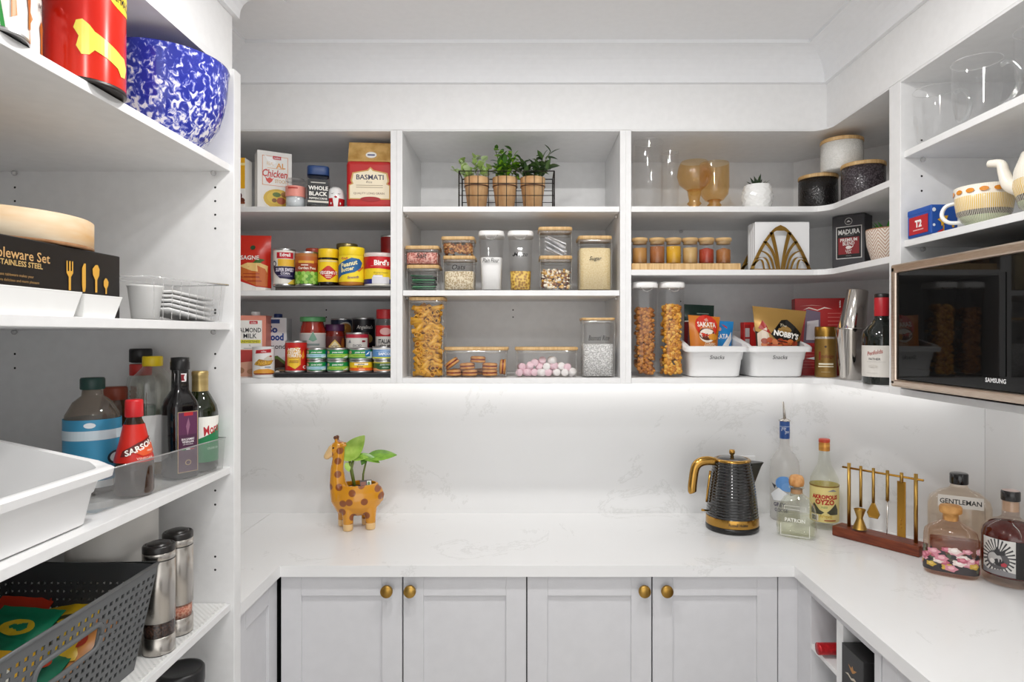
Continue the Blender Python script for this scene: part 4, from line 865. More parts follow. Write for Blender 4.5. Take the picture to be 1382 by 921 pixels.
TL = {('jw', 0): 'green tuna can with a pale blue band under its twin, beside the soup can', ('jw', 1): 'green tuna can with a pale blue band on its twin, beside the soup can',
      ('jg', 0): 'green tuna can with a lime band, lower of two', ('jg', 1): 'green tuna can with a lime band, stacked on another', ('yo', 0): 'yellow and orange tuna can under a green one',
      ('jb', 1): 'green tuna can with a blue patch standing on the yellow can', ('go', 0): 'dark green and orange can under the blue salmon can', ('bl', 1): 'blue and white salmon can at the end of the tray'}
for a, b_, lev, kd, _ in TUNA:
    Yt = 1.905; hh = .0365
    if kd in ('jw', 'jg', 'jb'):
        its = [R(-1.5, .0, 1.5, .5, {'jw': '#a9cfe0', 'jg': '#9cc44a', 'jb': '#9cc44a'}[kd]), P([(-1.5, .12), (.2, .12), (.5, .0), (-1.5, 0)], '#1d7a3e'), T('JOHN WEST', -.02, .68, .24, '#eef4ee', .7, .03), O(-.52, .72, .1, .18, '#c9a88a'), P([(.2, .05), (.5, .35), (.5, .05)], '#dfe4da'), R(-.35, .28, .2, .34, '#5a8a9a' if kd == 'jw' else '#5a7a2a'), R(-1.5, .0, 1.5, .06, '#1d7a3e')]
        if kd == 'jb': its += [R(.18, .2, .42, .95, '#1f6a9c'), P([(.2, .4), (.3, .7), (.4, .85), (.32, .5)], '#e8eef2'), R(.42, .0, .6, .8, '#c9d6dc')]
        if kd == 'jw': its += [R(.48, .1, .75, .9, '#1f5f95')]
        base = '#188a46'
    elif kd == 'yo': base = '#efc31e'; its = [R(-1.5, 0, 1.5, .36, '#e0631f'), R(-.3, .66, .3, .9, '#f3ead2'), T('SIRENA', 0, .78, .18, '#3a2a1a', .5, .02), T('TUNA', -.05, .48, .2, '#7a3a14', .5, .03), R(-.1, .12, .15, .22, '#f4c9a8')]
    elif kd == 'go': base = '#2c5a34'; its = [R(-1.5, 0, 1.5, .30, '#d99a6a'), R(-1.5, .92, 1.5, 1, '#d8d23a'), P([(-.4, .3), (-.2, .12), (.2, .12), (.45, .3)], '#2c5a34'), T('JOHN WEST', .05, .70, .22, '#d8e0d4', .66, .02), T('salmon', .05, .42, .2, '#b8d8c0', .5, .02)]
    else: base = '#5f8fc4'; its = [R(-1.5, .88, 1.5, 1, '#e6e6e6'), R(-1.5, 0, 1.5, .12, '#d9d93a'), T('SAFCOL', .05, .45, .28, '#eef2f8', .7, .04), P([(-.4, .7), (.3, .84), (.5, .7), (.0, .66)], '#a8c4e4')]
    can('tuna_can', TL[(kd, lev)], a, b_, 0, Yt, ZL+lev*(hh+.0004), its, base, 'can', TIN, 'tuna cans on the dark tray', None, hh if kd != 'bl' else .0415)
jar('pasta_sauce_jar', 'tall jar of red pasta sauce with a green lid', 405.5, 439, 428, 1.975, ZL, [R(-1.5, .97, 1.5, 1, '#d9d2c8'), P([(-.16, .80), (.0, 1.05), (.16, .8), (.0, .74)], '#6f9a84'), R(-.22, .62, .26, .68, '#7a8886'), R(-.28, .48, .3, .52, '#6a6a6a'), R(-.25, .38, .3, .42, '#b08a84'), O(-.1, .12, .14, .1, '#2a2c38')], '#4f8f5a', .014, M('#8a2414', .12, 0, .4), 'jar', 1.0, .82, 2., '#b9b6b4', (.10, .70), None, None, .14)
jar('curry_paste_jar', 'curry jar with purple lid and yellow diamond on its label', 439, 465, 438, 2.0, ZL, [P([(-.34, .66), (0, .90), (.34, .66), (0, .44)], '#d9b65c'), P([(-.26, .66), (0, .84), (.26, .66), (0, .5)], '#e6d8b0'), T("PATAK'S", 0, .67, .09, '#6a3a2a', .4), T('ROGAN JOSH', 0, .34, .09, '#cfc0d2', .8, .03), T('PASTE', 0, .2, .08, '#cfc0d2', .4, .03), O(.45, .75, .12, .2, '#a8622a')], '#4a1f48', .020, M('#6a1c14', .15), 'jar', .98, .9, 2., '#55201f', (.08, .74))
can('bean_can', 'dark blue can with a printed bowl of food, at the back of the tray', 447, 475, 430, 2.085, ZL, [O(.2, .78, .42, .18, '#c9c4b8'), O(.2, .80, .34, .13, '#a8702f'), O(.1, .84, .12, .05, '#d9a24a')], '#26304a')
can('tomato_can', 'black can with script lettering at the back of the tray', 476, 506, 429, 2.07, ZL, [T("Angelina's", .05, .83, .10, '#e6e2dc', .75, .01, .25), O(.1, .60, .32, .10, '#b8964f'), O(.05, .64, .16, .05, '#d9c48a')], '#16141a')
can('beetroot_can', 'white beetroot can with a red rim behind the tuna cans', 467, 497.5, 449, 1.975, ZL, [R(-1.5, .90, 1.5, 1, '#b3283c'), R(.52, 0, 1.5, 1, '#9c2634'), T('DICED', 0, .68, .07, '#5a5560', .36, .01), T('BEETROOT', 0, .52, .15, '#33363a', .88, .03), O(0, .3, .3, .14, '#8a2444'), R(.2, .78, .36, .83, '#8a2030'), P([(-.4, .76), (-.33, .86), (-.26, .76)], '#8a8a90')], '#dedad4')
jar('herb_jar', 'dried herb jar with a red lid and white label by the unit panel', 507.5, 533, 418, 1.96, ZL, [R(-1.5, .60, 1.5, 1.0, '#b5202a'), O(0, .78, .3, .13, '#d9a8a4'), T('ITALIAN', .0, .42, .16, '#2a2a2c', .8, .03), T('HERB MIX', .0, .24, .12, '#2a2a2c', .75, .03), R(-.25, .1, .25, .13, '#8a8a8a')], '#b8252a', .028, clear('herb_glass', '#eeeeee', .05, .5, .03), 'jar', .95, .85, 2., '#dcd8d2', (.30, .74), None, None, .08, None, noisy('herbs', '#5f4a34', '#8a7a5c', 160, .8, 0, .4), .8)
# ================================================================ PLANT AND STORAGE UNIT
# ---- wire basket with three potted plants
YB0 = 1.925; bx0, bx1 = X(619.5, 1.885), X(748, 1.885); zt_ = Z(231, 1.885)-SU; yb = .10
t = thing('wire_basket', 'black wire basket holding three potted plants on the top shelf', 'basket', 0, 1.885, SU)
WIRE = M('#241d1a', .5, .4)
def wire(nm, pts, r): mk(nm, MB().tube(pts, r, 6), WIRE, t)
for yy in (0, yb):
    cut0, cut1 = (bx0, bx1) if yy else (bx0, bx0+.32*0+.077)
    if yy: wire('top_rail', [(bx0, yy, zt_), (bx1, yy, zt_)], .0018)
    else:
        wire('top_rail', [(bx0, yy, zt_), (bx0+.088, yy, zt_), (bx0+.088, yy, 0.002)], .0016); wire('top_rail', [(bx1-.025, yy, zt_), (bx1, yy, zt_)], .0018); wire('top_rail', [(bx0+.088, yy, zt_-.0), (bx1-.025, yy, zt_)], .0014)
    wire('bottom_rail', [(bx0, yy, .002), (bx1, yy, .002)], .0018)
    for fz in (.67, .34): wire('wire', [(bx0, yy, zt_*fz), (bx1, yy, zt_*fz)], .0012)
    for x_ in (bx0, bx1): wire('corner_post', [(x_, yy, .002), (x_, yy, zt_)], .0022)
for x_ in (bx0, bx1):
    wire('side_rail', [(x_, 0, .002), (x_, yb, .002)], .0018); wire('side_rail', [(x_, 0, zt_), (x_, yb, zt_)], .0018)
for px in (633, 645, 659, 672, 683.5, 696.5, 709, 721, 732): wire('wire', [(X(px, 1.885), 0, .002), (X(px, 1.885), 0, zt_)], .0011)
KRAFT = noisy('wooden_pot', '#bd8c5c', '#dcb484', 30, .6, stretch=(1, 1, .12), bump=.2)
def stem(p, a, b, r=.0012, col='#5d6a38'): mk('stem', MB().tube([a, ((a[0]+b[0])/2, (a[1]+b[1])/2, (a[2]+b[2])/2+.006), b], r, 5), M(col, .6), p)
rnd = random.Random(3)
LF = {'euc': meshdata(leafmesh(.020, .021, .2, .15), M('#c3d6a2', .5)), 'euc2': meshdata(leafmesh(.020, .021, .2, .15), M('#a3bd6a', .5)), 'box': meshdata(leafmesh(.022, .013, .3, .2), M('#7fae24', .45)), 'box2': meshdata(leafmesh(.024, .012, .3, .2), M('#3f6a22', .45)), 'olive': meshdata(leafmesh(.030, .010, .3, .25), M('#3c5634', .45)), 'olive2': meshdata(leafmesh(.034, .013, .3, .2), M('#54703c', .45))}
for k, (px, lab) in enumerate(((643.5, 'wooden pot of pale round-leaved eucalyptus in the wire basket'), (681.5, 'wooden pot of bright green fern in the wire basket'), (719, 'wooden pot of dark narrow-leaved olive in the wire basket'))):
    x = X(px, 1.932); y = 1.932; hp = Z(243, 1.932)-SU; r1 = L(16.5, 1.932)
    t = thing('potted_plant', lab, 'plant', x, y, SU+.004, 0, 'potted plants in the wire basket')
    mk('pot', MB().lathe([(0, 0), (r1*.74, 0), (r1*.97, hp*.72), (r1*1.0, hp*.73), (r1*1.03, hp), (r1*.95, hp), (r1*.92, hp*.8), (0, hp*.8)], 28), KRAFT, t)
    mk('rim_band', MB().lathe([(r1*1.0, hp*.70), (r1*1.025, hp*.71), (r1*1.025, hp*.74), (r1*1.0, hp*.745)], 28), M('#5d3d26', .6), t)
    mk('soil', MB().lathe([(0, hp*.9), (r1*.93, hp*.88)], 20), M('#2f261d', .9), t)
    kinds = (('euc', 'euc2'), ('box', 'box2'), ('olive', 'olive2'))[k]
    tips = ([(-.055, 0, .055), (-.045, -.015, .030), (-.005, 0, .072), (.022, -.02, .05), (.045, -.025, .028), (-.07, .01, .03)],
            [(-.028, 0, .085), (-.01, .01, .078), (.03, -.01, .06), (.005, -.02, .035), (.02, .01, .085), (-.03, -.02, .03), (.05, .0, .045)],
            [(.012, 0, .06), (.055, 0, .085), (.06, -.01, .04), (-.03, -.01, .05), (.02, -.02, .03), (-.05, -.01, .025), (.035, 0, .075)])[k]
    for tip in tips:
        e_ = (tip[0], tip[1], hp+tip[2]); stem(t, (tip[0]*.15, tip[1]*.2, hp*.85), e_)
        for q in range((13, 15, 13)[k]):
            f_ = .30+.70*q/13
            p_ = (tip[0]*(.15+.85*f_)+rnd.uniform(-.004, .004), tip[1]*f_+rnd.uniform(-.006, .004), hp*.85+(hp*.15+tip[2])*f_+rnd.uniform(-.004, .004))
            if k == 0: leaf_at(t, LF[rnd.choice(kinds)], p_, rnd.uniform(0, 6.28), rnd.uniform(.4, 1.3), rnd.uniform(.8, 1.2), rnd.uniform(-.6, .6))
            else: leaf_at(t, LF[rnd.choice(kinds)], p_, rnd.uniform(0, 6.28), rnd.uniform(-.1, 1.2), rnd.uniform(.9, 1.35), rnd.uniform(-.4, .4))
# ---- storage boxes
RIMP = clear('plastic_rim', '#f0efec', .14, .45, .06, .15)
INK = '#22201f'
def sbox(label, px0, px1, pyt, pyb, Yf, d=.10, zb=None, wood=WOODT, text=None, tz=.4, group='clear storage boxes with wooden lids', e=9, lid=.010):
    """clear square box with a bamboo lid; Yf is its front face"""
    w = L(px1-px0, Yf); x = X((px0+px1)/2, Yf); h = (Z(pyt, Yf)-zb)
    t = thing('storage_box', label, 'storage box', x, Yf+d/2, zb, 0, group)
    mk('box_shell', MB().lathe([(0, .002), (w/2*.94, .001), (w/2*.955, .003), (w/2*.965, h-lid)], 36, 1, d/w, e), CLEAR, t)
    mk('inner_rim', MB().lathe([(w/2*.93, h-lid-.009), (w/2*.965, h-lid-.009), (w/2*.97, h-lid), (w/2*.94, h-lid)], 36, 1, d/w, e), RIMP, t)
    mk('lid', MB().lathe([(0, h-lid), (w/2*.985, h-lid), (w/2, h-lid+.0015), (w/2, h-.0015), (w/2*.985, h), (0, h)], 36, 1, d/w, e), wood, t)
    for s in (-1, 1): mk('corner_edge', MB().tube([(s*w/2*.925, -d/2*.925, .004), (s*w/2*.935, -d/2*.935, h-lid)], .0011, 6), RIMP, t)
    if text: art(t, [T(text, 0, .5, 1., INK, 1., .006, .3)], w*.62, .015, on_flat(-d/2*.975, 0, h*tz), off0=.0012)
    return t, x, Yf+d/2, w, d, h
def fillbox(name, label, cat, B, fh, mat, shape=None):
    t, x, y, w, d, h = B
    o = mk(name, MB().lathe([(0, .004), (w/2*.915, .004), (w/2*.915, fh*h*.985), (w/2*.86, fh*h), (w/2*.4, fh*h*(1.0 if not shape else 1.03)), (0, fh*h*(1. if not shape else 1.0))], 36, 1, d/w, 9), mat)
    o.location = (x, y, t.location.z); return tag(o, label, cat, None, 'stuff')
Yf = 1.872
SALT = noisy('salt_pink', '#b85f52', '#ecb4a6', 170, .6, 0, .7, kind='v')
B = sbox('small clear box with green sachets beneath the pink salt box', 547.5, 592, 357.5, 0, Yf, .10, SM)
for k in range(7):
    o = mk('sachet', MB().bbox(-.034, .034, -.03, .03, 0, .0045, .0015), M(('#1f4f34', '#2f7a48', '#26342e')[k % 3], .3))
    o.location = (B[1]+.002*math.sin(k*3), B[2]-.008, SM+.005+k*.0062); o.rotation_euler = (.03*math.sin(k), .04*math.cos(2*k), .1*math.sin(k*2)); tag(o, 'flat green foil sachet in the pile inside the small clear box', 'sachet', 'green sachets in the small clear box')
B2 = sbox('shallow clear box of pink salt stacked on the box of sachets', 545.5, 592, 331.5, 0, Yf, .10, SM+B[5]+.0005, text='Salt', tz=.35)
fillbox('salt_crystals', 'coarse pink salt crystals in the shallow clear box', 'salt', B2, .66, SALT)
B = sbox('clear box of rolled oats beneath the box of nuts', 597, 641, 345, 0, Yf, .10, SM, text='Oats', tz=.60)
fillbox('rolled_oats', 'pale rolled oats half filling the clear box', 'oats', B, .56, noisy('oats', '#b59c72', '#e9dcc0', 240, .8, 0, .7, kind='v'))
B2 = sbox('clear box of brown nuts stacked on the oats box', 594.5, 640, 319, 0, Yf, .10, SM+B[5]+.0005)
mb, ms = bits(150, B2[3]*.9, .09, .038, .0062, ['#a86a34', '#c08a50', '#8a4f22', '#d9a870'], 4)
stuff('mixed_nuts', 'brown almonds and cashews in the upper clear box', 'nuts', mb, ms, (B2[1], B2[2], B2[0].location.z))
B = sbox('clear box of mixed nuts and seeds beneath the foil stick box', 728, 773, 345, 0, Yf, .10, SM)
mb, ms = bits(330, B[3]*.9, .09, .062, .0060, ['#e3d2b0', '#8a5a34', '#d9b27a', '#5a2f24', '#efe6d2', '#c9993f'], 5)
stuff('trail_mix', 'pale and brown trail mix in the clear box', 'nuts', mb, ms, (B[1], B[2], SM))
B2 = sbox('clear box of silver foil sticks stacked on the trail mix box', 726.5, 773, 306, 0, Yf, .10, SM+B[5]+.0005)
for k in range(12):
    o = mk('foil_stick', MB().bbox(-.032, .032, -.006, .006, 0, .005, .0015), noisy('foil_print', '#8e8c8c', '#e2e2e4', 60, .45, .25, stretch=(1, 8, 1)))
    o.location = (B2[1]+.004*math.sin(k*4), B2[2]-.036+.006*(k % 4), B2[0].location.z+.008+(k//2)*.0075); o.rotation_euler = (.5*math.sin(k), .45+.1*math.sin(k*5), .15*math.cos(k)); tag(o, 'silver wrapped stick lying among the others in the upper clear box', 'sachet', 'foil sticks in the upper clear box')
B = sbox('tall clear box of raw sugar with a handwritten name', 780.5, 827, 318, 0, Yf, .10, SM, text='Sugar', tz=.53)
fillbox('raw_sugar', 'pale golden sugar filling the tall clear box', 'sugar', B, .78, noisy('sugar', '#d9c08c', '#e6d3a6', 260, .7, 0, .25), 1)
# pour-top containers
def pourer(label, px0, px1, pyt, Y, zb, fill, fh, text, top=.017, group='tall containers with white pouring lids', d=.095, tz=.55, tag_=None):
    w = L(px1-px0, Y); x = X((px0+px1)/2, Y); h = Z(pyt, Y)-zb; k = d/w
    t = thing('pouring_container', label, 'container', x, Y, zb, 0, group)
    mk('shell', MB().lathe([(0, .002), (w/2*.76, .001), (w/2*.79, .004), (w/2*.90, h*.72), (w/2*.96, h-top)], 36, 1, k, 4.5), CLEAR, t)
    mk('lid', MB().lathe([(0, h-top), (w/2*.97, h-top), (w/2, h-top+.002), (w/2, h-.008), (w/2*.95, h-.002), (w/2*.6, h), (w/2*.55, h-.002), (0, h-.002)], 36, 1, k, 4.), M('#f1f0ee', .35), t)
    mk('pour_notch', MB().tube([(-w*.26, -d/2*.985, h-top+.001), (-w*.15, -d/2*1.0, h-top-.008), (0, -d/2*1.0, h-top-.012), (w*.15, -d/2*1.0, h-top-.008), (w*.26, -d/2*.985, h-top+.001)], .0016, 6), RIMP, t)
    if fill is not None:
        o = mk('dry_goods', MB().lathe([(0, .004), (w/2*.74, .004), (w/2*(.755+.12*fh), fh*h*.985), (w/2*.4, fh*h*1.01), (0, fh*h)], 36, 1, k, 4.5), fill)
        o.location = (x, Y, zb); tag(o, tag_[0], tag_[1], None, 'stuff')
    if text: art(t, [T(text, 0, .5, 1., INK, 1., .006, .3)], w*.62, .013, on_flat(-d/2*.93, 0, h*tz), off0=.0015)
    return t, x, Y, w, d, h
pourer('tall clear container of white flour with a pouring lid', 646, 681, 313.5, 1.915, SM, M('#efeeec', .8), .56, 'Plain Flour', tag_=('white plain flour filling half of its container', 'flour'), tz=.46)
pourer('tall clear container one third full of popping corn', 685, 720, 313.5, 1.915, SM, noisy('corn', '#a8772a', '#e8c258', 130, .5, 0, .9, kind='v'), .33, 'Maize', tag_=('golden popping corn kernels at the bottom of a container', 'corn'), tz=.56)
# ---- bottom shelf of the storage unit
B = sbox('tall clear box packed with pasta tubes', 551, 599, 401, 0, 1.872, .10, SB, lid=.009)
pt = MB().lathe([(.0078, -.019), (.0078, .019), (.0058, .019), (.0058, -.019), (.0078, -.019)], 12)
pm = meshdata(pt, noisy('pasta', '#c98f1f', '#dba634', 60, .45))
rnd = random.Random(11); cnt = 0
iw, idp, ih = B[3]*.93, .090, .215
for lay in range(24):
    for q in range(6):
        o = bpy.data.objects.new('pasta_tube', pm); COL.objects.link(o)
        front = q < 3
        zz = SB+.012+lay*(ih-.01)/24+rnd.uniform(-.002, .002)
        if front: yy = B[2]-idp/2+.012+rnd.uniform(0, .008); xx = B[1]-iw/2+.013+(q+rnd.uniform(.15, .85))*(iw-.026)/3
        else: yy = B[2]-idp/2+.030+rnd.uniform(0, .014); xx = B[1]-iw/2+.018+(q-3+rnd.uniform(.2, .8))*(iw-.036)/3
        o.location = (xx, yy, zz); up = rnd.random()
        if up < .25: o.rotation_euler = (math.pi/2+rnd.uniform(-.3, .3), 0, rnd.uniform(-.25, .25)); o.location.y = B[2]-idp/2+.023
        else: o.rotation_euler = (rnd.uniform(-.25, .25), math.pi/2*rnd.uniform(.35, 1.2)*rnd.choice((-1, 1)), rnd.uniform(-.3, .3))
        tag(o, 'yellow pasta tube among those packed in the tall clear box', 'pasta', 'pasta tubes in the tall clear box')
B = sbox('long low clear box of jam biscuits', 598.5, 686, 469, 0, 1.874, .11, SB, lid=.009, e=12)
bmat = noisy('biscuit', '#b5763a', '#d39a58', 60, .7, 0, .3); jam = M('#7a2418', .3)
def biscuit(x, z, rx=0., ry=0., y=None, rz=0.):
    t = thing('biscuit', 'round golden sandwich biscuit with dark jam filling', 'biscuit', x, y if y else B[2]-.030, z, 0, 'jam biscuits in the low clear box'); t.rotation_euler = (rx, ry, rz); r = .0235
    mk('bottom_half', MB().lathe([(0, 0), (r*.9, 0), (r, .003), (r*.97, .007), (0, .007)], 24), bmat, t); mk('filling', MB().lathe([(r*.93, .0065), (r*.96, .0085), (r*.93, .0115)], 24), jam, t); mk('top_half', MB().lathe([(0, .011), (r*.97, .011), (r, .0135), (r*.85, .018), (0, .0195)], 24), bmat, t)
z0 = SB+.0045
for px, dz, ry in ((612.5, 0, 0), (634, 0, 0), (661, 0, 0), (661, .0198, .03), (631, .0198, -.05), (645, .0398, .04)):
    biscuit(X(px, 1.9), z0+dz, 0, ry)
biscuit(X(610, 1.9)+.005, z0+.030, 0, -.62); biscuit(X(680, 1.9)+.006, z0+.026, 0, -1.5)
biscuit(X(620, 1.95), z0, 0, 0, B[2]+.022); biscuit(X(650, 1.95), z0, 0, 0, B[2]+.022)
B = sbox('long low clear box of pink and white marshmallows', 694.5, 781, 469, 0, 1.874, .11, SB, lid=.009, e=12)
mm = MB().lathe([(0, -.0105), (.0095, -.0105), (.0110, -.009), (.0113, 0), (.0110, .009), (.0095, .0105), (0, .0105)], 18)
mp_ = meshdata(mm, M('#e6c6cf', .8)); mw = meshdata(mm, M('#eeeae8', .8))
for k, (px, pz, pk, rr) in enumerate(((701, 0, 1, .1), (711.5, 0, 1, 1.5), (720.5, 0, 1, 1.5), (730.5, 0, 0, 1.6), (740, -.0, 1, .5), (750.5, 0, 0, 1.5), (762, 0, 0, .1), (772, 0, 0, .2), (704, .017, 1, .4), (715, .019, 1, .2), (722, .030, 1, .9), (732, .034, 1, .5), (738, .018, 0, .8), (747, .020, 1, 1.4), (757, .019, 0, .1), (745, .037, 0, 1.5), (766, .016, 1, .8), (728, .016, 1, .3))):
    o = bpy.data.objects.new('marshmallow', mp_ if pk else mw); COL.objects.link(o)
    o.location = (X(px, 1.905), B[2]-.028+.004*(k % 3)-(.004 if pz == 0 else 0), SB+.014+pz); o.rotation_euler = (math.pi/2*(.6 if k % 2 else 1.), rr, .3*math.sin(k)); 
    tag(o, 'soft pink marshmallow in the low clear box' if pk else 'white marshmallow in the low clear box', 'marshmallow', 'marshmallows in the low clear box')
B = sbox('tall clear box of white rice with a handwritten name', 785.5, 831, 429, 0, 1.874, .10, SB, lid=.007, text='Basmati Rice', tz=.62)
fillbox('white_rice', 'white rice grains filling over half of the tall clear box', 'rice', B, .56, noisy('rice', '#a8a6a4', '#e9e8e6', 300, .8, 0, .9, kind='v'))
# ================================================================ CORNER UNIT
# ---- top shelf
for px0, px1, pyt, lab in ((855, 895, 192, 'wide tall clear glass cylinder vase on the corner shelf'), (894.5, 918, 204, 'narrow clear glass cylinder vase beside the wide one')):
    Y = 1.935; w = L(px1-px0, Y); x = X((px0+px1)/2, Y); h = Z(pyt, Y)-SU; r = w/2
    t = thing('glass_vase', lab, 'vase', x, Y+(.02 if px0 > 880 else 0), SU)
    mk('vase_body', MB().lathe([(0, .004), (r*.9, .003), (r*.98, .008), (r, .02), (r, h)], 36), GLASS, t)
    mk('rim', MB().lathe([(r*.965, h-.001), (r*.985, h+.0008), (r*1.005, h-.001)], 36), clear('glass_rim', '#ffffff', .25, .6, .02, .15), t)
AMB = clear('amber_glass', '#f9e2b8', .05, .5, .05, .07, '#fadfae'); AMBD = clear('amber_solid', '#f8dca0', .08, .5, .05, .25, '#f2c878')
Y = 1.93; zt_ = Z(219, Y)-SU; x = X(937, Y); r = L(23, Y)
t = thing('goblet', 'round-bowled amber glass goblet on the corner shelf', 'goblet', x, Y, SU)
zb_ = zt_-1.72*r
mk('bowl', MB().lathe([(.008, zb_), (r*.45, zb_+.004), (r*.86, zb_+r*.42), (r, zb_+r*.9), (r*.93, zb_+r*1.35), (r*.78, zt_)], 32), AMB, t)
mk('stem', MB().lathe([(0, 0), (r*.62, 0), (r*.60, .004), (r*.30, .008), (r*.26, .014), (r*.42, .022), (r*.30, .030), (r*.42, zb_+.004), (0, zb_+.004)], 28), AMBD, t)
Y = 1.985; x = X(964, Y); r = L(19.5, Y); zt_ = Z(221, Y)-SU
t = thing('goblet', 'straight-sided amber glass goblet behind the round one', 'goblet', x, Y, SU)
mk('bowl', MB().lathe([(.008, .040), (r*.6, .044), (r*.92, .062), (r, .085), (r*.99, zt_)], 32), AMB, t)
mk('stem', MB().lathe([(0, 0), (r*.7, 0), (r*.68, .004), (r*.35, .009), (r*.32, .02), (r*.5, .028), (r*.36, .036), (r*.5, .044), (0, .044)], 28), AMBD, t)
# succulent in a faceted white pot
Y = 1.92; x = X(1022, Y); r = L(20, Y); h = Z(251, Y)-SU
t = thing('potted_succulent', 'spiky dark green succulent in a faceted white ceramic pot', 'plant', x, Y, SU)
mb = MB(); v = []; f = []; n = 14; rows = 6
for j in range(rows+1):
    q = j/rows; rr = r*(.72+.30*math.sin(math.pi*(.12+.72*q)))
    for i in range(n): a = 2*math.pi*(i+.5*(j % 2))/n; v.append((rr*math.cos(a), rr*math.sin(a), q*h))
for j in range(rows):
    for i in range(n):
        a, b_ = j*n+i, j*n+(i+1) % n; c, d = a+n, (j+1)*n+(i+1) % n
        cen = [sum(v[q][k] for q in (a, b_, c, d))/4*(1.05 if k < 2 else 1) for k in range(3)]
        v.append(tuple(cen)); m_ = len(v)-1
        f += [(a, b_, m_), (b_, d, m_), (d, c, m_), (c, a, m_)]
v += [(0, 0, 0), (0, 0, h*.9)]
for i in range(n): f.append((len(v)-2, (i+1) % n, i)); f.append((len(v)-1, rows*n+i, rows*n+(i+1) % n))
mk('pot', MB().add(v, f), CERAM, t)
sl = meshdata(leafmesh(.040, .0085, .35, -.15), M('#34492c', .4)); sl2 = meshdata(leafmesh(.036, .008, .35, -.2), M('#24361f', .4))
for k in range(34):
    a = k*2.4; lv = k/34; leaf_at(t, sl if k % 2 else sl2, (.004*math.cos(a), .004*math.sin(a), h-.004), a, .15+1.25*lv, .75+.25*math.sin(k*1.7), .2)
# canisters
def canister(label, x, y, z, r, h, mat, rz=0.):
    t = thing('lidded_canister', label, 'canister', x, y, z, rz, 'ceramic canisters on the corner shelf')
    mk('canister_body', MB().lathe([(0, 0), (r*.94, 0), (r*.98, .004), (r*.985, h*.5), (r*.97, h-.011), (0, h-.011)], 44), mat, t)
    mk('lid', MB().lathe([(0, h-.0105), (r*.99, h-.0105), (r, h-.009), (r, h-.002), (r*.98, h), (0, h)], 44), WOODT, t)
def weave(name, c1, c2, sc=210):
    m, n, l, b = newmat(name); tc = n.new('ShaderNodeTexCoord'); ch = n.new('ShaderNodeTexVoronoi'); ch.inputs['Scale'].default_value = sc
    l.new(tc.outputs['Object'], ch.inputs['Vector']); r_ = n.new('ShaderNodeValToRGB'); r_.color_ramp.elements[0].color = lin(c1); r_.color_ramp.elements[1].color = lin(c2); r_.color_ramp.elements[0].position = .2; r_.color_ramp.elements[1].position = .7
    l.new(ch.outputs['Distance'], r_.inputs[0]); l.new(r_.outputs[0], b.inputs['Base Color']); b.inputs['Roughness'].default_value = .2
    bn = n.new('ShaderNodeBump'); bn.inputs['Strength'].default_value = .4; bn.inputs['Distance'].default_value = .002; l.new(ch.outputs['Distance'], bn.inputs['Height']); l.new(bn.outputs[0], b.inputs['Normal'])
    return m
canister('glossy black canister with a bamboo lid, under the white one', X(1104, 1.94), 1.94, SU, .0575, .107, weave('black_glaze', '#171515', '#221f1f'))
canister('dark charcoal dimpled canister with a bamboo lid, under the white one', X(1165, 1.80), 1.80, SU, .0585, .107, weave('charcoal_glaze', '#574f54', '#332d31'))
canister('white dimpled canister with a bamboo lid stacked on two others', X(1136, 1.885), 1.885, SU+.1075, .0595, .094, weave('white_glaze', '#d9d9d4', '#e4e3df'))
# ---- middle shelf
Y = 1.895
t = thing('spice_stand', 'long low bamboo stand under six spice jars', 'stand', 0, 0, SMR)
x0, x1 = .3215, X(1000, 1.865)
mk('stand_block', MB().bbox(x0, x1, 1.866, 1.935, 0, Z(355.5, 1.866)-SMR, .0015), WOODT, t)
zj = Z(355.5, 1.866)+.0005
for k, (a, b_, col, lab) in enumerate(((853, 873.5, '#b5823f', 'tan curry powder'), (875.5, 898, '#a0602f', 'brown cinnamon'), (899, 919, '#d9a312', 'bright yellow turmeric'), (921, 941.5, '#c9a468', 'pale ginger'), (943, 963.5, '#a8381a', 'red paprika'), (965, 987.5, '#a3672f', 'brown nutmeg'))):
    w = L(21.5, Y); x = X((a+b_)/2, Y); h = Z(322, Y)-zj; r = w/2
    t = thing('spice_jar', 'small glass jar of %s powder with a bamboo lid' % lab, 'jar', max(x, .3215+r), Y, zj, 0, 'spice jars on the bamboo stand')
    mk('jar_body', MB().lathe([(0, .001), (r*.92, 0), (r*.95, .003), (r*.95, h-.022), (r*.9, h-.017), (r*.9, h-.010)], 24), clear('spice_glass', '#fbfbfb', .05, .55, .03), t)
    mk('lid', MB().lathe([(0, h-.018), (r*.86, h-.018), (r*.86, h-.010), (r, h-.0095), (r, h-.002), (r*.97, h), (0, h)], 24), WOOD, t)
    mk('spice', MB().lathe([(0, .003), (r*.88, .003), (r*.88, (h-.022)*(.85+.1*math.sin(k))), (0, (h-.022)*.9)], 20), noisy('spice_%d' % k, col, col, 90, .9, 0, .3), t)
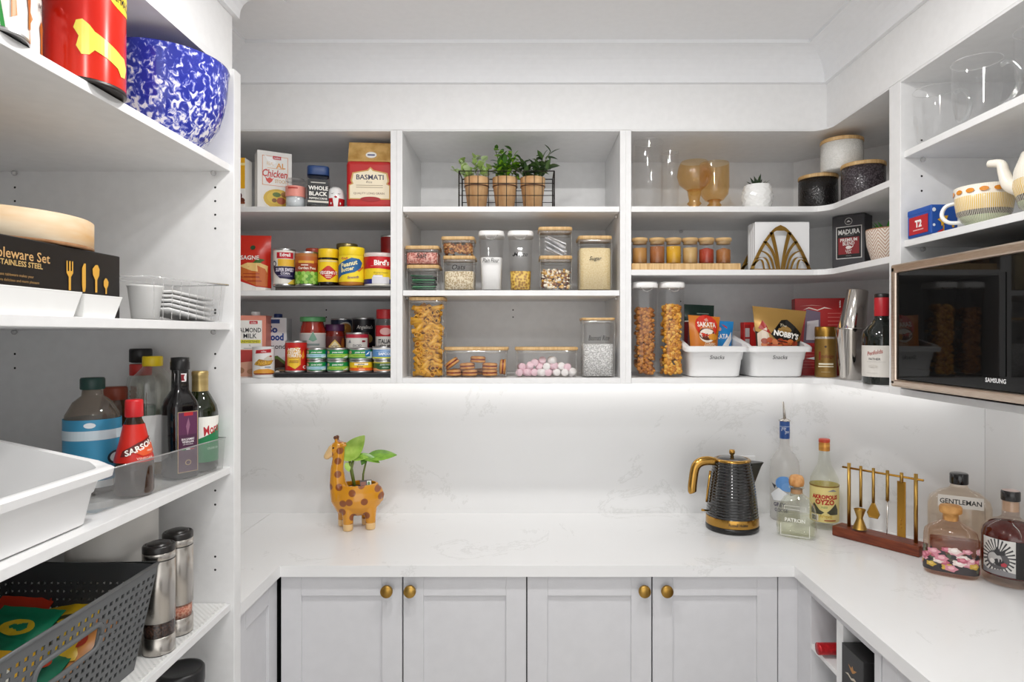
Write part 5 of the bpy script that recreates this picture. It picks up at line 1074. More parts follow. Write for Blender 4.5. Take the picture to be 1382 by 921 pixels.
# napkins in a brass leaf holder
Y = 1.885; x = X(1053, Y)
t = thing('napkin_stack', 'thick block of folded white paper napkins in the brass holder', 'napkins', X(1056, 1.9), 1.9, SMR+.003)
for k in range(12): mk('napkin', MB().bbox(-.082+.0005*(k % 3), .0825, .002+k*.0055, .002+k*.0055+.0052, 0, .146-.0007*(k % 4), .0012), M('#efefef', .75), t)
t = thing('napkin_holder', 'brass napkin holder with leaf-shaped openwork plates', 'napkin holder', x, Y, SMR)
hw, hh = L(41.5, Y), Z(304, Y)-SMR
def edge(q): return hw*(1-q)**.62*(1+.10*q*(1-q)) if q < 1 else 0
def leafplate(yy):
    left = [(-edge(q/20), q/20*hh) for q in range(21)]; right = [(-a, b_) for a, b_ in left[::-1]]
    out = [(-a, b_) for a, b_ in left]+[(a, b_) for a, b_ in left[::-1]]
    o_in = .0105
    pts = [Vector((a, yy, b_)) for a, b_ in left]+[Vector((a, yy, b_)) for a, b_ in right]
    mb = MB()
    # outline strip
    inner = []
    for a, b_ in left: inner.append((min(0, a+o_in), max(0, min(b_, hh-.017))))
    for s in (1, -1):
        for i in range(20):
            A, B_ = left[i], left[i+1]; C, D = inner[i+1], inner[i]
            mb.plate([(s*A[0], A[1]), (s*B_[0], B_[1]), (s*C[0], C[1]), (s*D[0], D[1])][::s], yy-.001, yy+.001)
    mb.plate([(-hw, 0), (hw, 0), (hw, .005), (-hw, .005)], yy-.001, yy+.001)
    o = mk('leaf_plate', mb, BRASS, t)
    # ribs fanning out from the middle of the foot
    for s in (1, -1):
        for k, (bx_, q0) in enumerate(((.010, .84), (.030, .64), (.055, .44), (.090, .25), (.140, .10))):
            pa = Vector((s*bx_*.35, yy, .004)); e_ = Vector((s*(edge(q0)-.003), yy, q0*hh))
            w_ = .0056-.0003*k; pts = []
            for i in range(9):
                f_ = i/8; p = pa.lerp(e_, f_); p.x += -s*.007*math.sin(math.pi*f_)*(1 if k else .3); p.z += .006*math.sin(math.pi*f_)*k
                pts.append(p)
            mbr = MB()
            for i in range(8):
                A, B_ = pts[i], pts[i+1]; w1, w2 = w_*(.5+.6*i/8), w_*(.5+.6*(i+1)/8)
                mbr.plate([(A.x-w1, A.z), (B_.x-w2, B_.z), (B_.x+w2, B_.z), (A.x+w1, A.z)], yy-.001, yy+.001)
            mk('rib', mbr, BRASS, o)
leafplate(-.002); leafplate(.089)
mk('base_plate', MB().bbox(-hw, hw, -.003, .090, 0, .002, .0006), BRASS, t)
# tea box
xa, ya, xb_, yb_ = .947, 1.93, 1.0087, 1.86
rz = math.atan2(yb_-ya, xb_-xa); w = math.hypot(xb_-xa, yb_-ya); h = .168; d = .06
nx, ny = -math.sin(rz), math.cos(rz)
its = [R(-.37, .22, .42, .80, '#d8d6d2'), R(-.345, .235, .395, .785, '#0f0f10'), R(-.30, .30, .34, .60, '#8e1f24'), T('MADURA', .03, .70, .09, '#e8e6e2', .66, .03), R(-.12, .635, .18, .642, '#9a9a98'), T('PREMIUM', .02, .555, .06, '#efe9e4', .52, .02), T('BLEND', .02, .49, .06, '#efe9e4', .36, .02), O(.02, .42, .09, .03, '#efe9e4'), P([(.10, .42), (.17, .455), (.16, .43), (.10, .40)], '#efe9e4'), T('LEAF', .02, .365, .035, '#efe9e4', .2), T('TEA', .02, .325, .035, '#efe9e4', .2), R(-.06, .265, .1, .272, '#9a9a98'), O(.02, .885, .12, .065, '#c9c7c3'), O(.02, .885, .10, .052, '#3a393b'), P([(-.05, .87), (.02, .91), (.09, .87)], '#e4e2de')]
carton('tea_box', 'dark grey loose leaf tea box with a black and red label', (xa+xb_)/2+nx*d/2, (ya+yb_)/2+ny*d/2, SMR, w, d, h, '#454447', its, rz, 'box')
# chevron pot
Y = 1.70; x = X(1199, Y); r = .055; h = .092
t = thing('potted_plant', 'white pot carved with brown chevrons and a small green plant', 'plant', x, Y, SMR)
m, n, l, b = newmat('chevron_pot'); tc = n.new('ShaderNodeTexCoord'); sp = n.new('ShaderNodeSeparateXYZ'); l.new(tc.outputs['Object'], sp.inputs[0])
at_ = n.new('ShaderNodeMath'); at_.operation = 'ARCTAN2'; l.new(sp.outputs['Y'], at_.inputs[0]); l.new(sp.outputs['X'], at_.inputs[1])
pp = n.new('ShaderNodeMath'); pp.operation = 'PINGPONG'; pp.inputs[1].default_value = .32; l.new(at_.outputs[0], pp.inputs[0])
ma = n.new('ShaderNodeMath'); ma.operation = 'MULTIPLY_ADD'; ma.inputs[1].default_value = .07; l.new(pp.outputs[0], ma.inputs[0]); l.new(sp.outputs['Z'], ma.inputs[2])
md = n.new('ShaderNodeMath'); md.operation = 'PINGPONG'; md.inputs[1].default_value = .0048; l.new(ma.outputs[0], md.inputs[0])
rp = n.new('ShaderNodeValToRGB'); rp.color_ramp.interpolation = 'LINEAR'; rp.color_ramp.elements[0].position = .0012; rp.color_ramp.elements[1].position = .0024; rp.color_ramp.elements[0].color = lin('#a8795a'); rp.color_ramp.elements[1].color = lin('#e9e2d8')
l.new(md.outputs[0], rp.inputs[0]); l.new(rp.outputs[0], b.inputs['Base Color']); b.inputs['Roughness'].default_value = .6
mk('pot', MB().lathe([(0, 0), (r*.55, 0), (r*.75, .012), (r*.95, h*.55), (r, h*.97), (r*.97, h), (r*.9, h), (r*.85, h*.8), (0, h*.8)], 40), m, t)
mk('rim_band', MB().lathe([(r*1.0, h*.965), (r*.985, h*1.005), (r*.9, h*1.005)], 40), M('#a8795a', .6), t)
gl = meshdata(leafmesh(.045, .012, .3, .25), M('#3f8a30', .45))
for k in range(22): leaf_at(t, gl, (.02*math.cos(k*2.4)*((k % 3)/2), .02*math.sin(k*2.4)*((k % 3)/2), h*.8), k*2.4, .55+.9*((k*7) % 10)/10, .85+.03*(k % 5))
# ---- bottom shelf
C = pourer('tall container of dark cornflake clusters with a white lid', 852.5, 886, 381, 1.925, SB, None, 0, None, .020, 'tall cereal containers', .085)
mb, ms = bits(420, C[3]*.80, .07, .205, .0085, ['#a8682a', '#8a5222', '#c08238', '#b5742f'], 21, .7)
stuff('cereal_clusters', 'dark toasted cereal clusters filling the first tall container', 'cereal', mb, ms, (C[1], C[2], SB))
C = pourer('tall container of golden flaked cereal with a white lid', 888.5, 922, 381, 1.925, SB, None, 0, None, .020, 'tall cereal containers', .085)
mb, ms = bits(460, C[3]*.80, .07, .215, .0082, ['#d99a30', '#c98522', '#e8b24c', '#b8741c'], 22, .7)
stuff('cereal_flakes', 'golden cereal flakes filling the second tall container', 'cereal', mb, ms, (C[1], C[2], SB))
x1c, x2c = .5765, .7625
tub('white snack tub holding orange, blue and green packets', x1c, 1.995, SB, .184, .27, .094, .140, 0, 'Snacks', 'white snack tubs')
tub('white snack tub holding a gold and black nut packet', x2c+.001, 1.995, SB, .184, .27, .094, .140, 0, 'Snacks', 'white snack tubs')
pouch('rice_cracker_bag', 'orange rice cracker packet standing in the white tub', X(950, 1.92), 1.925, SB+.022, .086, .165, .03, '#c9751c',
      [O(.05, .80, .38, .22, '#cc2f1e'), O(.05, .62, .28, .13, '#ece3d6'), O(.03, .65, .27, .12, '#5a2f22'), O(.05, .80, .36, .19, '#cf351f'), T('SAKATA', .05, .83, .10, '#f5ece2', .62, .03), R(-.15, .755, .25, .765, '#e8a08a'), O(.05, .93, .07, .04, '#e0a090'), T('CLASSIC', .16, .47, .045, '#f3e3c8', .4, .02), T('BARBECUE', .16, .42, .05, '#f3e3c8', .45, .02), O(.25, .6, .16, .06, '#d9922e')], .12, -.12, .06, 0, .35, 0, .06, .28)
pouch('rice_cracker_bag', 'blue and red rice cracker packet behind the orange one', X(971, 1.955), 1.968, SB+.022, .078, .150, .03, '#1f7fc0',
      [P([(-.5, .35), (.0, .30), (.3, .55), (.25, .88), (-.1, .98), (-.5, .98)], '#b5262c'), T('SAKATA', -.05, .66, .10, '#f2ebe6', .7, .03, 0, .1), P([(.05, .45), (.42, .78), (.44, .62), (.3, .44)], '#e6e6e4'), O(-.05, .82, .07, .045, '#d98a80'), R(.05, .12, .35, .15, '#8ac0e0')], .05, -.08, .06, 0, .35, 0, .06, .2)
pouch('snack_bag', 'dark green foil packet at the back of the white tub', X(945, 2.0), 2.02, SB+.02, .100, .205, .03, '#12352a', [R(-.5, .72, .5, .74, '#d8d4cc'), R(-.5, .0, .5, .72, '#6b1a1e'), R(-.1, .85, .3, .865, '#9ab0a4')], .1, -.08, .04, 0, .3, 0, .06)
# gold and black nut packet, flared top
Yn = 1.915; xn = X(1055, Yn)
t = pouch('nut_bag', 'gold and black nut packet leaning in the white tub', .770, Yn, SB+.040, .132, .170, .04, '#b08a4a',
          [P([(-.5, .0), (.5, .0), (.5, .45), (.1, .30), (-.5, .55)], '#2a1a12'), P([(-.45, .60), (-.2, .50), (-.35, .75)], '#a3241c'), P([(-.48, .2), (-.2, .35), (-.3, .62), (-.48, .5)], '#d9c9b8')]+[O(-.35+.115*(k % 7), .20+.085*(k//7)+.02*(k % 2), .075, .05, ('#b5502a', '#c9703a', '#9a3a1e')[k % 3]) for k in range(21)]+[P([(-.22, .50), (.02, .78), (.14, .80), (.46, .56), (.30, .36), (-.06, .38)], '#17140f'), T("NOBBY'S", .12, .515, .105, '#f6f2ea', .56, .05, 0, -.1), T('The', .05, .68, .05, '#e8dcc0', .14, 0, .2, -.1), T('famous', .10, .62, .04, '#b5955a', .22, 0, .2, -.1)], .0, -.12, .10, .35, .32, 0, .16, .38)
carton('red_packet', 'slim red packet standing beside the nut packet', X(1016, 1.985), 2.0, SB+.012, .058, .03, .155, '#b51f1c', [O(.2, .86, .2, .07, '#d8b0a4'), R(-.48, .3, -.14, .95, '#8f1a1a'), R(-.44, .70, -.2, .88, '#a8a0a0'), R(-.44, .52, -.2, .66, '#a8a0a0'), R(.16, .45, .28, .78, '#d98a80')], .05, 'packet')
its = [R(-.5, .0, .5, .34, '#a81a1c'), R(-.5, .34, .5, .38, '#8a1416'), P([(-.35, .42), (-.05, .42), (-.05, .82), (-.30, .86)], '#6a5a6e'), P([(-.30, .46), (-.08, .46), (-.08, .72), (-.28, .70)], '#c9c3c6'), P([(-.42, .90), (-.2, .915), (.0, .90), (-.2, .905)], '#e09a90'), P([(-.36, .85), (-.25, .885), (-.1, .85), (.02, .885), (.16, .86), (.02, .87), (-.1, .84), (-.25, .87)], '#f3e2d8')]+[R(.08, .80-.05*k, .42-.08*(k % 2), .806-.05*k, '#d98078') for k in range(8)]+[O(.32+.06*math.cos(k*2.1), .92+.04*math.sin(k*3.3), .012, .01, '#f0e4e0', 8) for k in range(9)]+[R(-.42, .30-.04*k, .0, .304-.04*k, '#d98078') for k in range(6)]+[P([(-.3, .22), (-.1, .25), (-.12, .2)], '#eeeeee')]
carton('gift_box', 'large red printed box standing against the corner panel', .946, 2.00, SB, .165, .06, .242, '#b01c1c', its, math.radians(-14), 'box', names=('label_print', 'lettering'))
t = thing('coffee_tin', 'gold coffee jar with a gold lid in front of the red box', 'jar', .914, 1.903, SB, face(.914, 1.903)); r = .0305
mk('jar_body', MB().lathe([(0, 0), (r*.95, 0), (r, .003), (r, .115), (r*.95, .122), (r*.93, .126)], 32), noisy('gold_label', '#8a6a30', '#a8854a', 12, .35, .5), t)
mk('glass_ring', MB().lathe([(r*.985, .112), (r*1.0, .116), (r*.96, .122)], 32), M('#b5aca0', .1, .3), t)
mk('lid', MB().lathe([(r*.99, .122), (r, .124), (r, .149), (r*.96, .152), (0, .152)], 32), M('#a8823c', .32, .9), t)
art(t, [T('I', -.27, .56, .22, '#8a2f1e', .1, .03), T('ndulge', .10, .54, .12, '#7a3f22', .6, .02, .2), O(0, .80, .05, .03, '#3a2414'), R(-.35, .42, .35, .425, '#6a4a24'), R(-.32, .33, .36, .37, '#f0e6cc'), R(-.34, .27, .38, .30, '#e6d9b8'), R(-.2, .14, .2, .15, '#c9b58a')], 2*r, .115, on_cyl(r*1.002, .0), cut=.004)
# boston shaker
xs_, ys_ = .931, 1.79
t = thing('cocktail_shaker', 'polished steel two-piece cocktail shaker with a tilted upper cup', 'shaker', xs_, ys_, SB)
mk('lower_cup', MB().lathe([(0, .002), (.027, 0), (.0285, .003), (.040, .140), (.0412, .143), (.0412, .147), (.0385, .147)], 40), M('#cfcac4', .09, 1.), t)
mb = MB().lathe([(.0365, .0), (.0365, .01), (.0275, .115), (.0255, .1185), (0, .117)], 40)
mk('upper_cup', mb.xform(Matrix.Translation((.002, 0, .138)) @ Matrix.Rotation(math.radians(9), 4, 'Y')), M('#cfcac4', .09, 1.), t)
# port bottle
xp, yp = X(1190, 1.632), 1.632
t = thing('port_bottle', 'dark wide-shouldered port bottle with a red capsule and cream label', 'bottle', xp, yp, SB, face(xp, yp)); r = .046
mk('glass_body', MB().lathe([(0, .002), (r*.94, 0), (r, .005), (r, .122), (r*.93, .137), (.024, .158), (.0165, .170), (.0165, .215), (0, .215)], 36), M('#0d1410', .06, 0, .5), t)
mk('capsule', MB().lathe([(.0172, .176), (.0175, .178), (.0175, .222), (.0168, .2235)], 28), M('#b3202a', .35), t); mk('stopper', MB().lathe([(.0168, .2235), (.0168, .232), (.015, .234), (0, .234)], 24), M('#1c1818', .4), t)
mk('label', MB().lathe([(r*1.004, .020), (r*1.004, .1)], 36), M('#d9d5ce', .5), t)
art(t, [T('Penfolds', -.18, .78, .13, '#a8483f', .42, .01, .25, .2), T('FATHER', -.18, .57, .07, '#4a4a4a', .36, .01), R(-.4, .48, .1, .485, '#9a9a96'), T('10', .30, .20, .13, '#6a1c1c', .2, .02), R(-.4, .12, -.1, .125, '#9a9a96'), O(-.22, .34, .12, .05, '#cbc6be')], 2*r, .08, on_cyl(r*1.004, .02), cut=.005)
# ================================================================ OPEN UNIT: mugs, tea things, microwave
def mug(label, px, Y, hd):
    x = X(px, Y); t = thing('glass_mug', label, 'mug', x, Y, SRA, 0, 'clear glass mugs'); r, h = .045, .122
    mk('mug_body', MB().lathe([(0, .004), (r*.70, .004), (r*.80, .010), (r*.95, .05), (r*.97, h)], 36), GLASS, t)
    mk('rim', MB().lathe([(r*.965, h-.001), (r*.985, h+.001), (r*1.005, h-.001)], 36), clear('glass_rim', '#ffffff'), t)
    c, s = math.cos(hd), math.sin(hd)
    prof_ = [(.97, .100), (1.3, .102), (1.62, .086), (1.68, .062), (1.5, .038), (1.2, .022), (.88, .020)]
    mk('handle', MB().pipe([(r*a*c, r*a*s, z_) for a, z_ in prof_], .0052, 10), clear('glass_thick', '#f8f9f9', .10, .8, .02, .05, pw=2.4), t)
mug('clear glass mug standing against the unit side panel', 1262, 1.435, -1.15)
mug('clear glass mug in the middle of the row of three', 1318, 1.285, -1.05)
mug('clear glass mug at the open end of the row of three', 1408, 1.145, -1.2)
t = thing('tea_tin', 'blue tea tin with a red square and a yellow flower', 'tin', .90, 1.39, SRB)
mk('tin_body', MB().bbox(0, .060, 0, .085, 0, .055, .003), M('#1f4fa3', .35), t); mk('lid', MB().bbox(-.0006, .0606, -.0006, .0856, .050, .065, .003), M('#2254a8', .35), t)
mL = Matrix(((0, 0, -1, 0), (-1, 0, 0, .085), (0, 1, 0, 0), (0, 0, 0, 1)))
art(t, [R(.1, .10, .9, .72, '#b5202a'), T('T2', .5, .46, .26, '#f4efec', .5, .05), R(.28, .22, .72, .26, '#e0a8a8')], .085, .065, on_mat(mL), off0=.0012)
art(t, [P([(.45+.22*math.cos(k*.628)*(1 if k % 2 else .55), .48+.24*math.sin(k*.628)*(1 if k % 2 else .55)) for k in range(10)], '#d9a51f'), R(.43, .05, .48, .3, '#c9961c'), O(.1, .82, .07, .07, '#dfe6ee', 10), O(.1, .3, .05, .05, '#dfe6ee', 10), P([(.2, .05), (.45, .18), (.4, .05)], '#c22a2a'), O(.8, .25, .05, .05, '#c9961c', 10)], .06, .065, on_mat(Matrix(((1, 0, 0, 0), (0, 0, -1, 0), (0, 1, 0, 0), (0, 0, 0, 1)))), off0=.0012)
def potpattern(name):
    m, n, l, b = newmat(name); tc = n.new('ShaderNodeTexCoord'); sp = n.new('ShaderNodeSeparateXYZ'); l.new(tc.outputs['Object'], sp.inputs[0])
    at_ = n.new('ShaderNodeMath'); at_.operation = 'ARCTAN2'; l.new(sp.outputs['Y'], at_.inputs[0]); l.new(sp.outputs['X'], at_.inputs[1])
    st = n.new('ShaderNodeMath'); st.operation = 'PINGPONG'; st.inputs[1].default_value = .035; l.new(at_.outputs[0], st.inputs[0])
    mr = n.new('ShaderNodeMath'); mr.operation = 'MULTIPLY'; mr.inputs[1].default_value = 1/.035; l.new(st.outputs[0], mr.inputs[0])
    zr = n.new('ShaderNodeValToRGB'); e = zr.color_ramp.elements; zr.color_ramp.interpolation = 'CONSTANT'
    e[0].position = 0; e[0].color = lin('#9fb08a'); e[1].position = .22; e[1].color = lin('#2f2c2a')
    q = e.new(.36); q.color = lin('#e0bd6a'); q = e.new(.74); q.color = lin('#efe9dc')
    zm = n.new('ShaderNodeMath'); zm.operation = 'MULTIPLY'; zm.inputs[1].default_value = 1/.075; l.new(sp.outputs['Z'], zm.inputs[0]); l.new(zm.outputs[0], zr.inputs[0])
    mx = n.new('ShaderNodeMix'); mx.data_type = 'RGBA'; 
    gt = n.new('ShaderNodeMath'); gt.operation = 'GREATER_THAN'; gt.inputs[1].default_value = .62; l.new(mr.outputs[0], gt.inputs[0])
    l.new(gt.outputs[0], mx.inputs[0]); l.new(zr.outputs[0], mx.inputs[6]); mx.inputs[7].default_value = lin('#e9e2d2'); l.new(mx.outputs[2], b.inputs['Base Color'])
    b.inputs['Roughness'].default_value = .2
    return m
PAT = potpattern('painted_ceramic')
x, y = .937, 1.28; r, h = .052, .076
t = thing('tea_cup', 'wide patterned tea cup with orange dots below the rim', 'cup', x, y, SRB, face(x, y))
mk('cup_body', MB().lathe([(0, .002), (r*.55, 0), (r*.7, .006), (r*.9, .022), (r*.97, .045), (r, h), (r*.97, h), (r*.93, .045), (0, .01)], 40), PAT, t)
art(t, [O(-.9+.225*k, .5, .075, .32, '#d98a2c', 14) for k in range(9)], .104, .014, on_cyl(r*.998, .058), .25, off0=.0008, cut=.006)
mk('handle', MB().pipe([(-r*.9*.8, r*.5, .055), (-r*1.25, r*.55, .050), (-r*1.4, r*.5, .030), (-r*1.15, r*.45, .014), (-r*.62, r*.42, .012)], .0042, 8), CERAM, t)
x, y = .95, 1.11; r = .07
t = thing('teapot', 'patterned ceramic teapot with a cream spout', 'teapot', x, y, SRB)
mk('pot_body', MB().lathe([(0, .002), (r*.7, 0), (r*.86, .008), (r, .045), (r*.97, .075), (r*.82, .105), (r*.5, .122), (0, .124)], 40), PAT, t)
mk('lid', MB().lathe([(r*.5, .120), (r*.46, .130), (r*.2, .140), (.008, .143), (.011, .152), (0, .158)], 28), CERAM, t)
mk('spout', MB().pipe([(-.020, .055, .045), (-.028, .082, .060), (-.032, .092, .085), (-.034, .098, .104), (-.042, .118, .110)], [.016, .013, .010, .0085, .007], 12), M('#ece6da', .2), t)
mk('handle', MB().pipe([(.02, -.05, .10), (.03, -.10, .10), (.03, -.115, .06), (.02, -.06, .03)], .007, 8), M('#ece6da', .2), t)
# microwave
xm, y1, y0, z0, z1 = .857, 1.470, .985, 1.4035, 1.686
t = thing('microwave_oven', 'stainless steel microwave with a black glass door', 'microwave', xm, 0, 0)
mk('housing', MB().bbox(.02, .41, y0+.004, y1-.004, z0+.004, z1-.003, .004), M('#3a3836', .4, .6), t)
fr = noisy('brushed_frame', '#cbb9a8', '#dccdbf', 40, .36, 1., stretch=(1, 1, 30))
DG = newmat('black_door_glass')[0]; bb = DG.node_tree.nodes['Principled BSDF']; bb.inputs['Base Color'].default_value = (.004, .004, .004, 1); bb.inputs['Roughness'].default_value = .03; bb.inputs['Specular IOR Level'].default_value = .16
d = mk('door', MB().bbox(.006, .022, y0+.02, y1-.018, z0+.018, z1-.02, .001), DG, t)
fw = .020
mk('frame_bar', MB().bbox(0, .02, y0, y1, z1-fw, z1, .004), fr, d); mk('frame_bar', MB().bbox(0, .02, y0, y1, z0, z0+fw*.85, .004), fr, d)
mk('frame_bar', MB().bbox(0, .02, y1-fw*.85, y1, z0+.004, z1-.004, .004), fr, d); mk('frame_bar', MB().bbox(0, .02, y0, y0+fw, z0+.004, z1-.004, .004), fr, d)
mB = Matrix(((0, 0, -1, .006), (-1, 0, 0, 0), (0, 1, 0, 0), (0, 0, 0, 1)))
art(d, [T('SAMSUNG', 0, .5, 1., '#d8d8d8', 1., .03)], .052, .0085, on_mat(mB @ Matrix.Translation((-1.150, 1.4355, 0))), .3)
mk('window_mesh', MB().bbox(.0045, .0058, y0+.14, y1-.04, z0+.045, z1-.05, .0004), DG, d)
for yy in (y0+.05, y1-.05):
    for xx in (.06, .36): mk('foot', MB().lathe([(0, 1.396), (.012, 1.396), (.012, 1.4080), (0, 1.408)], 16, c=(xx, yy, 0)), BLACK, t)
# ================================================================ ON THE WORKTOP
ZW = ZC+.0005
# ---- giraffe planter
Y = 2.04
GX, s = X(484, Y), Y/F            # metres per pixel at the planter
def g(px, py, dy=0.): return ((px-484)*s, dy, (716-py)*s)
t = thing('giraffe_planter', 'yellow ceramic giraffe planter with brown spots and a leafy plant', 'planter', GX, Y, ZW, math.radians(12))
mb = MB()
bc = g(483, 676); ax, ay = 33*s, 23*s; hb = 24*s
rows = [(0, -1.0), (.40, -.93), (.70, -.72), (.92, -.38), (1., .0), (.95, .40), (.80, .80), (.70, .82), (.78, .40), (.80, .0), (.5, -.4), (0, -.5)]
mb.lathe([(a, b_*hb) for a, b_ in rows], 36, ax, ay, 2., 0, bc)
def limb(pts, rs): mb.tube([Vector(p) for p in pts], rs, 14)
limb([g(470, 688), g(462, 674), g(457, 656), g(456, 636), g(458, 620), g(459, 606)], [15*s, 15*s, 11*s, 8.5*s, 7.6*s, 7.4*s])
limb([g(464, 606), g(458, 605), g(450, 611), g(443, 619)], [6*s, 8.2*s, 7*s, 4.6*s]); mb.ball(g(443, 619), 4.4*s); mb.ball(g(458, 607), (8.5*s, 7.5*s, 8*s))
for px, py, dy in ((471, 716, -12), (500, 711, -11), (463, 711, 12), (494, 708, 12)):
    limb([g(px-(0 if px < 480 else 1), 684, dy*s*.7), g(px, 700, dy*s), (g(px, 716, dy*s)[0], dy*s, .0)], [10*s, 7*s, 6.6*s])
limb([g(509, 664), g(514, 674), g(513, 682)], [5*s, 4.2*s, 3*s])
for dx_, dy in ((-6, -2.5), (-2, 3)):
    limb([g(458+dx_*.3, 602, dy*s), g(455+dx_*.5+2, 594, dy*s*1.1)], [2.2*s, 2*s])
for dy in (-7, 7): mb.ball(g(465, 604, dy*s), (4.5*s, 2.5*s, 2.4*s))
m, n, l, b = newmat('giraffe_glaze'); tc = n.new('ShaderNodeTexCoord')
mp = n.new('ShaderNodeMapping'); l.new(tc.outputs['Object'], mp.inputs[0]); mp.inputs['Location'].default_value = (.31, .12, .2)
vo = n.new('ShaderNodeTexVoronoi'); vo.voronoi_dimensions = '2D'; vo.inputs['Scale'].default_value = 25; vo.inputs['Randomness'].default_value = .6; l.new(mp.outputs[0], vo.inputs['Vector']); mp.inputs['Rotation'].default_value = (-math.pi/2, 0, 0)
rp = n.new('ShaderNodeValToRGB'); e = rp.color_ramp.elements; e[0].position = .25; e[0].color = lin('#8a4a1c'); e[1].position = .30; e[1].color = lin('#cf8c14'); l.new(vo.outputs['Distance'], rp.inputs[0])
sp = n.new('ShaderNodeSeparateXYZ'); l.new(tc.outputs['Object'], sp.inputs[0])
def step(sock, thr, op='LESS_THAN'):
    q = n.new('ShaderNodeMath'); q.operation = op; q.inputs[1].default_value = thr; l.new(sock, q.inputs[0]); return q.outputs[0]
hoof = step(sp.outputs['Z'], 9*s); muz = step(sp.outputs['X'], (450-484)*s); top = step(sp.outputs['Z'], (716-630)*s, 'GREATER_THAN')
mu = n.new('ShaderNodeMath'); mu.operation = 'MULTIPLY'; l.new(muz, mu.inputs[0]); l.new(top, mu.inputs[1])
mxx = n.new('ShaderNodeMath'); mxx.operation = 'MAXIMUM'; l.new(hoof, mxx.inputs[0]); l.new(mu.outputs[0], mxx.inputs[1])
mix = n.new('ShaderNodeMix'); mix.data_type = 'RGBA'; l.new(mxx.outputs[0], mix.inputs[0]); l.new(rp.outputs[0], mix.inputs[6]); mix.inputs[7].default_value = lin('#e2bd84')
l.new(mix.outputs[2], b.inputs['Base Color']); b.inputs['Roughness'].default_value = .12; b.inputs['Coat Weight'].default_value = .4
o = mk('giraffe_body', mb, m, t)
rm = o.modifiers.new('r', 'REMESH'); rm.mode = 'VOXEL'; rm.voxel_size = .0022; rm.use_smooth_shade = True
sm = o.modifiers.new('s', 'SMOOTH'); sm.factor = .6; sm.iterations = 7
for dx_, dy in ((-6, -2.5), (-2, 3)): mk('horn_tip', MB().ball(g(455+dx_*.5+2, 594, dy*s*1.1), 2.6*s), M('#6a3a1c', .3), t)
for dy in (-6.2, 6.2): mk('eye', MB().ball(g(452, 607, dy*s), 1.5*s), M('#181210', .1), t)
mk('soil', MB().lathe([(0, 0), (.78, .0)], 24, ax, ay, 2., 0, (bc[0], bc[1], bc[2]+hb*.55)), noisy('soil', '#17110d', '#32261b', 90, .9, 0, .5), t)
tg = mk('plant_tag', MB().bbox(-.018, .018, -.001, .001, 0, .030, .0005), M('#d8d8d2', .5), t); tg.location = g(494, 664, -6*s); tg.rotation_euler = (-.5, 0, .1)
art(tg, [R(-.5, .0, .5, 1, '#3a2a24'), R(-.45, .2, .0, .8, '#8a4a34'), R(.1, .1, .45, .9, '#dfe4d8'), O(.25, .5, .12, .3, '#4a7a3a')], .036, .030, on_flat(-.001))
GL = noisy('philodendron', '#5f8f2a', '#86b33c', 40, .3, 0, 0, stretch=(1, 3, 1)); GLD = M('#4a7a22', .35); GLP = noisy('pale_leaf', '#8fb844', '#b4d468', 30, .3)
def curve_leaf(base, tip, w, mat, droop=.1):
    base, tip = Vector(base), Vector(tip); L_ = (tip-base).length
    mbl = leafmesh(L_, w, .22, droop, 10); d_ = (tip-base).normalized(); up = Vector((0, -.75, .65)); sd = up.cross(d_).normalized(); up = d_.cross(sd)
    M4 = Matrix((( d_.x, sd.x, up.x, base.x), (d_.y, sd.y, up.y, base.y), (d_.z, sd.z, up.z, base.z), (0, 0, 0, 1)))
    o = mk('leaf', mbl.xform(M4), mat, t); return o
curve_leaf(g(466, 626), g(491, 593, 4*s), 26*s, GLP, .05); curve_leaf(g(474, 624), g(497, 621, -6*s), 9*s, GLP, .02)
curve_leaf(g(494, 622), g(534, 618, -4*s), 17*s, GL, .10); curve_leaf(g(484, 618), g(512, 627, -8*s), 11*s, GL, .12); curve_leaf(g(468, 628), g(472, 640, -4*s), 8*s, GLP, .1); curve_leaf(g(494, 620), g(488, 631, -6*s), 9*s, GLD, .1)
def stemt(a, b_, c, r): mk('stem', MB().tube([g(*a), g(*b_), g(*c)], r, 8), M('#5c6a24', .4), t)
stemt((481, 672), (476, 645), (472, 624), 2.0*s); stemt((489, 672), (490, 645), (495, 622), 1.3*s); stemt((478, 660), (474, 640), (478, 622), 1.6*s)
# ---- kettle
x, y = X(988, 2.03), 2.03
t = thing('electric_kettle', 'glossy black ribbed kettle with gold handle and band', 'kettle', x, y, ZW)
BLK = M('#0d0c0c', .08, 0, .6); GLD_ = M('#b48a45', .18, 1.)
mk('base_plate', MB().lathe([(0, 0), (.078, 0), (.082, .003), (.083, .012), (.081, .018), (0, .018)], 48), M('#141313', .3), t)
mk('gold_band', MB().lathe([(.0822, .0185), (.0826, .020), (.0815, .042), (.081, .044)], 48), GLD_, t)
pr = [(.080, .0445)]; nr = 19
for k in range(nr):
    q0, q1 = k/nr, (k+1)/nr; z_ = .046+.172*q0; zz = .172/nr
    def rr(q): return .080-.022*q**1.35
    pr += [(rr(q0)-.0012, z_), (rr(q0+.3/nr)+.0006, z_+zz*.3), (rr(q0+.7/nr)+.0006, z_+zz*.7), (rr(q1)-.0012, z_+zz*.98)]
pr += [(.0575, .219)]
mk('body', MB().lathe(pr, 56), BLK, t)
mk('lid_ring', MB().lathe([(.0575, .218), (.058, .221), (.055, .2245), (.049, .226), (.047, .225)], 48), GLD_, t)
mk('lid', MB().lathe([(.048, .2235), (.040, .2275), (.02, .229), (0, .2295)], 40), M('#1a1615', .1, .3, .3), t)
mk('lid_knob', MB().lathe([(0, .229), (.006, .229), (.0045, .235), (.0085, .240), (.0095, .246), (.008, .2525), (0, .2535)], 20), GLD_, t)
v = []
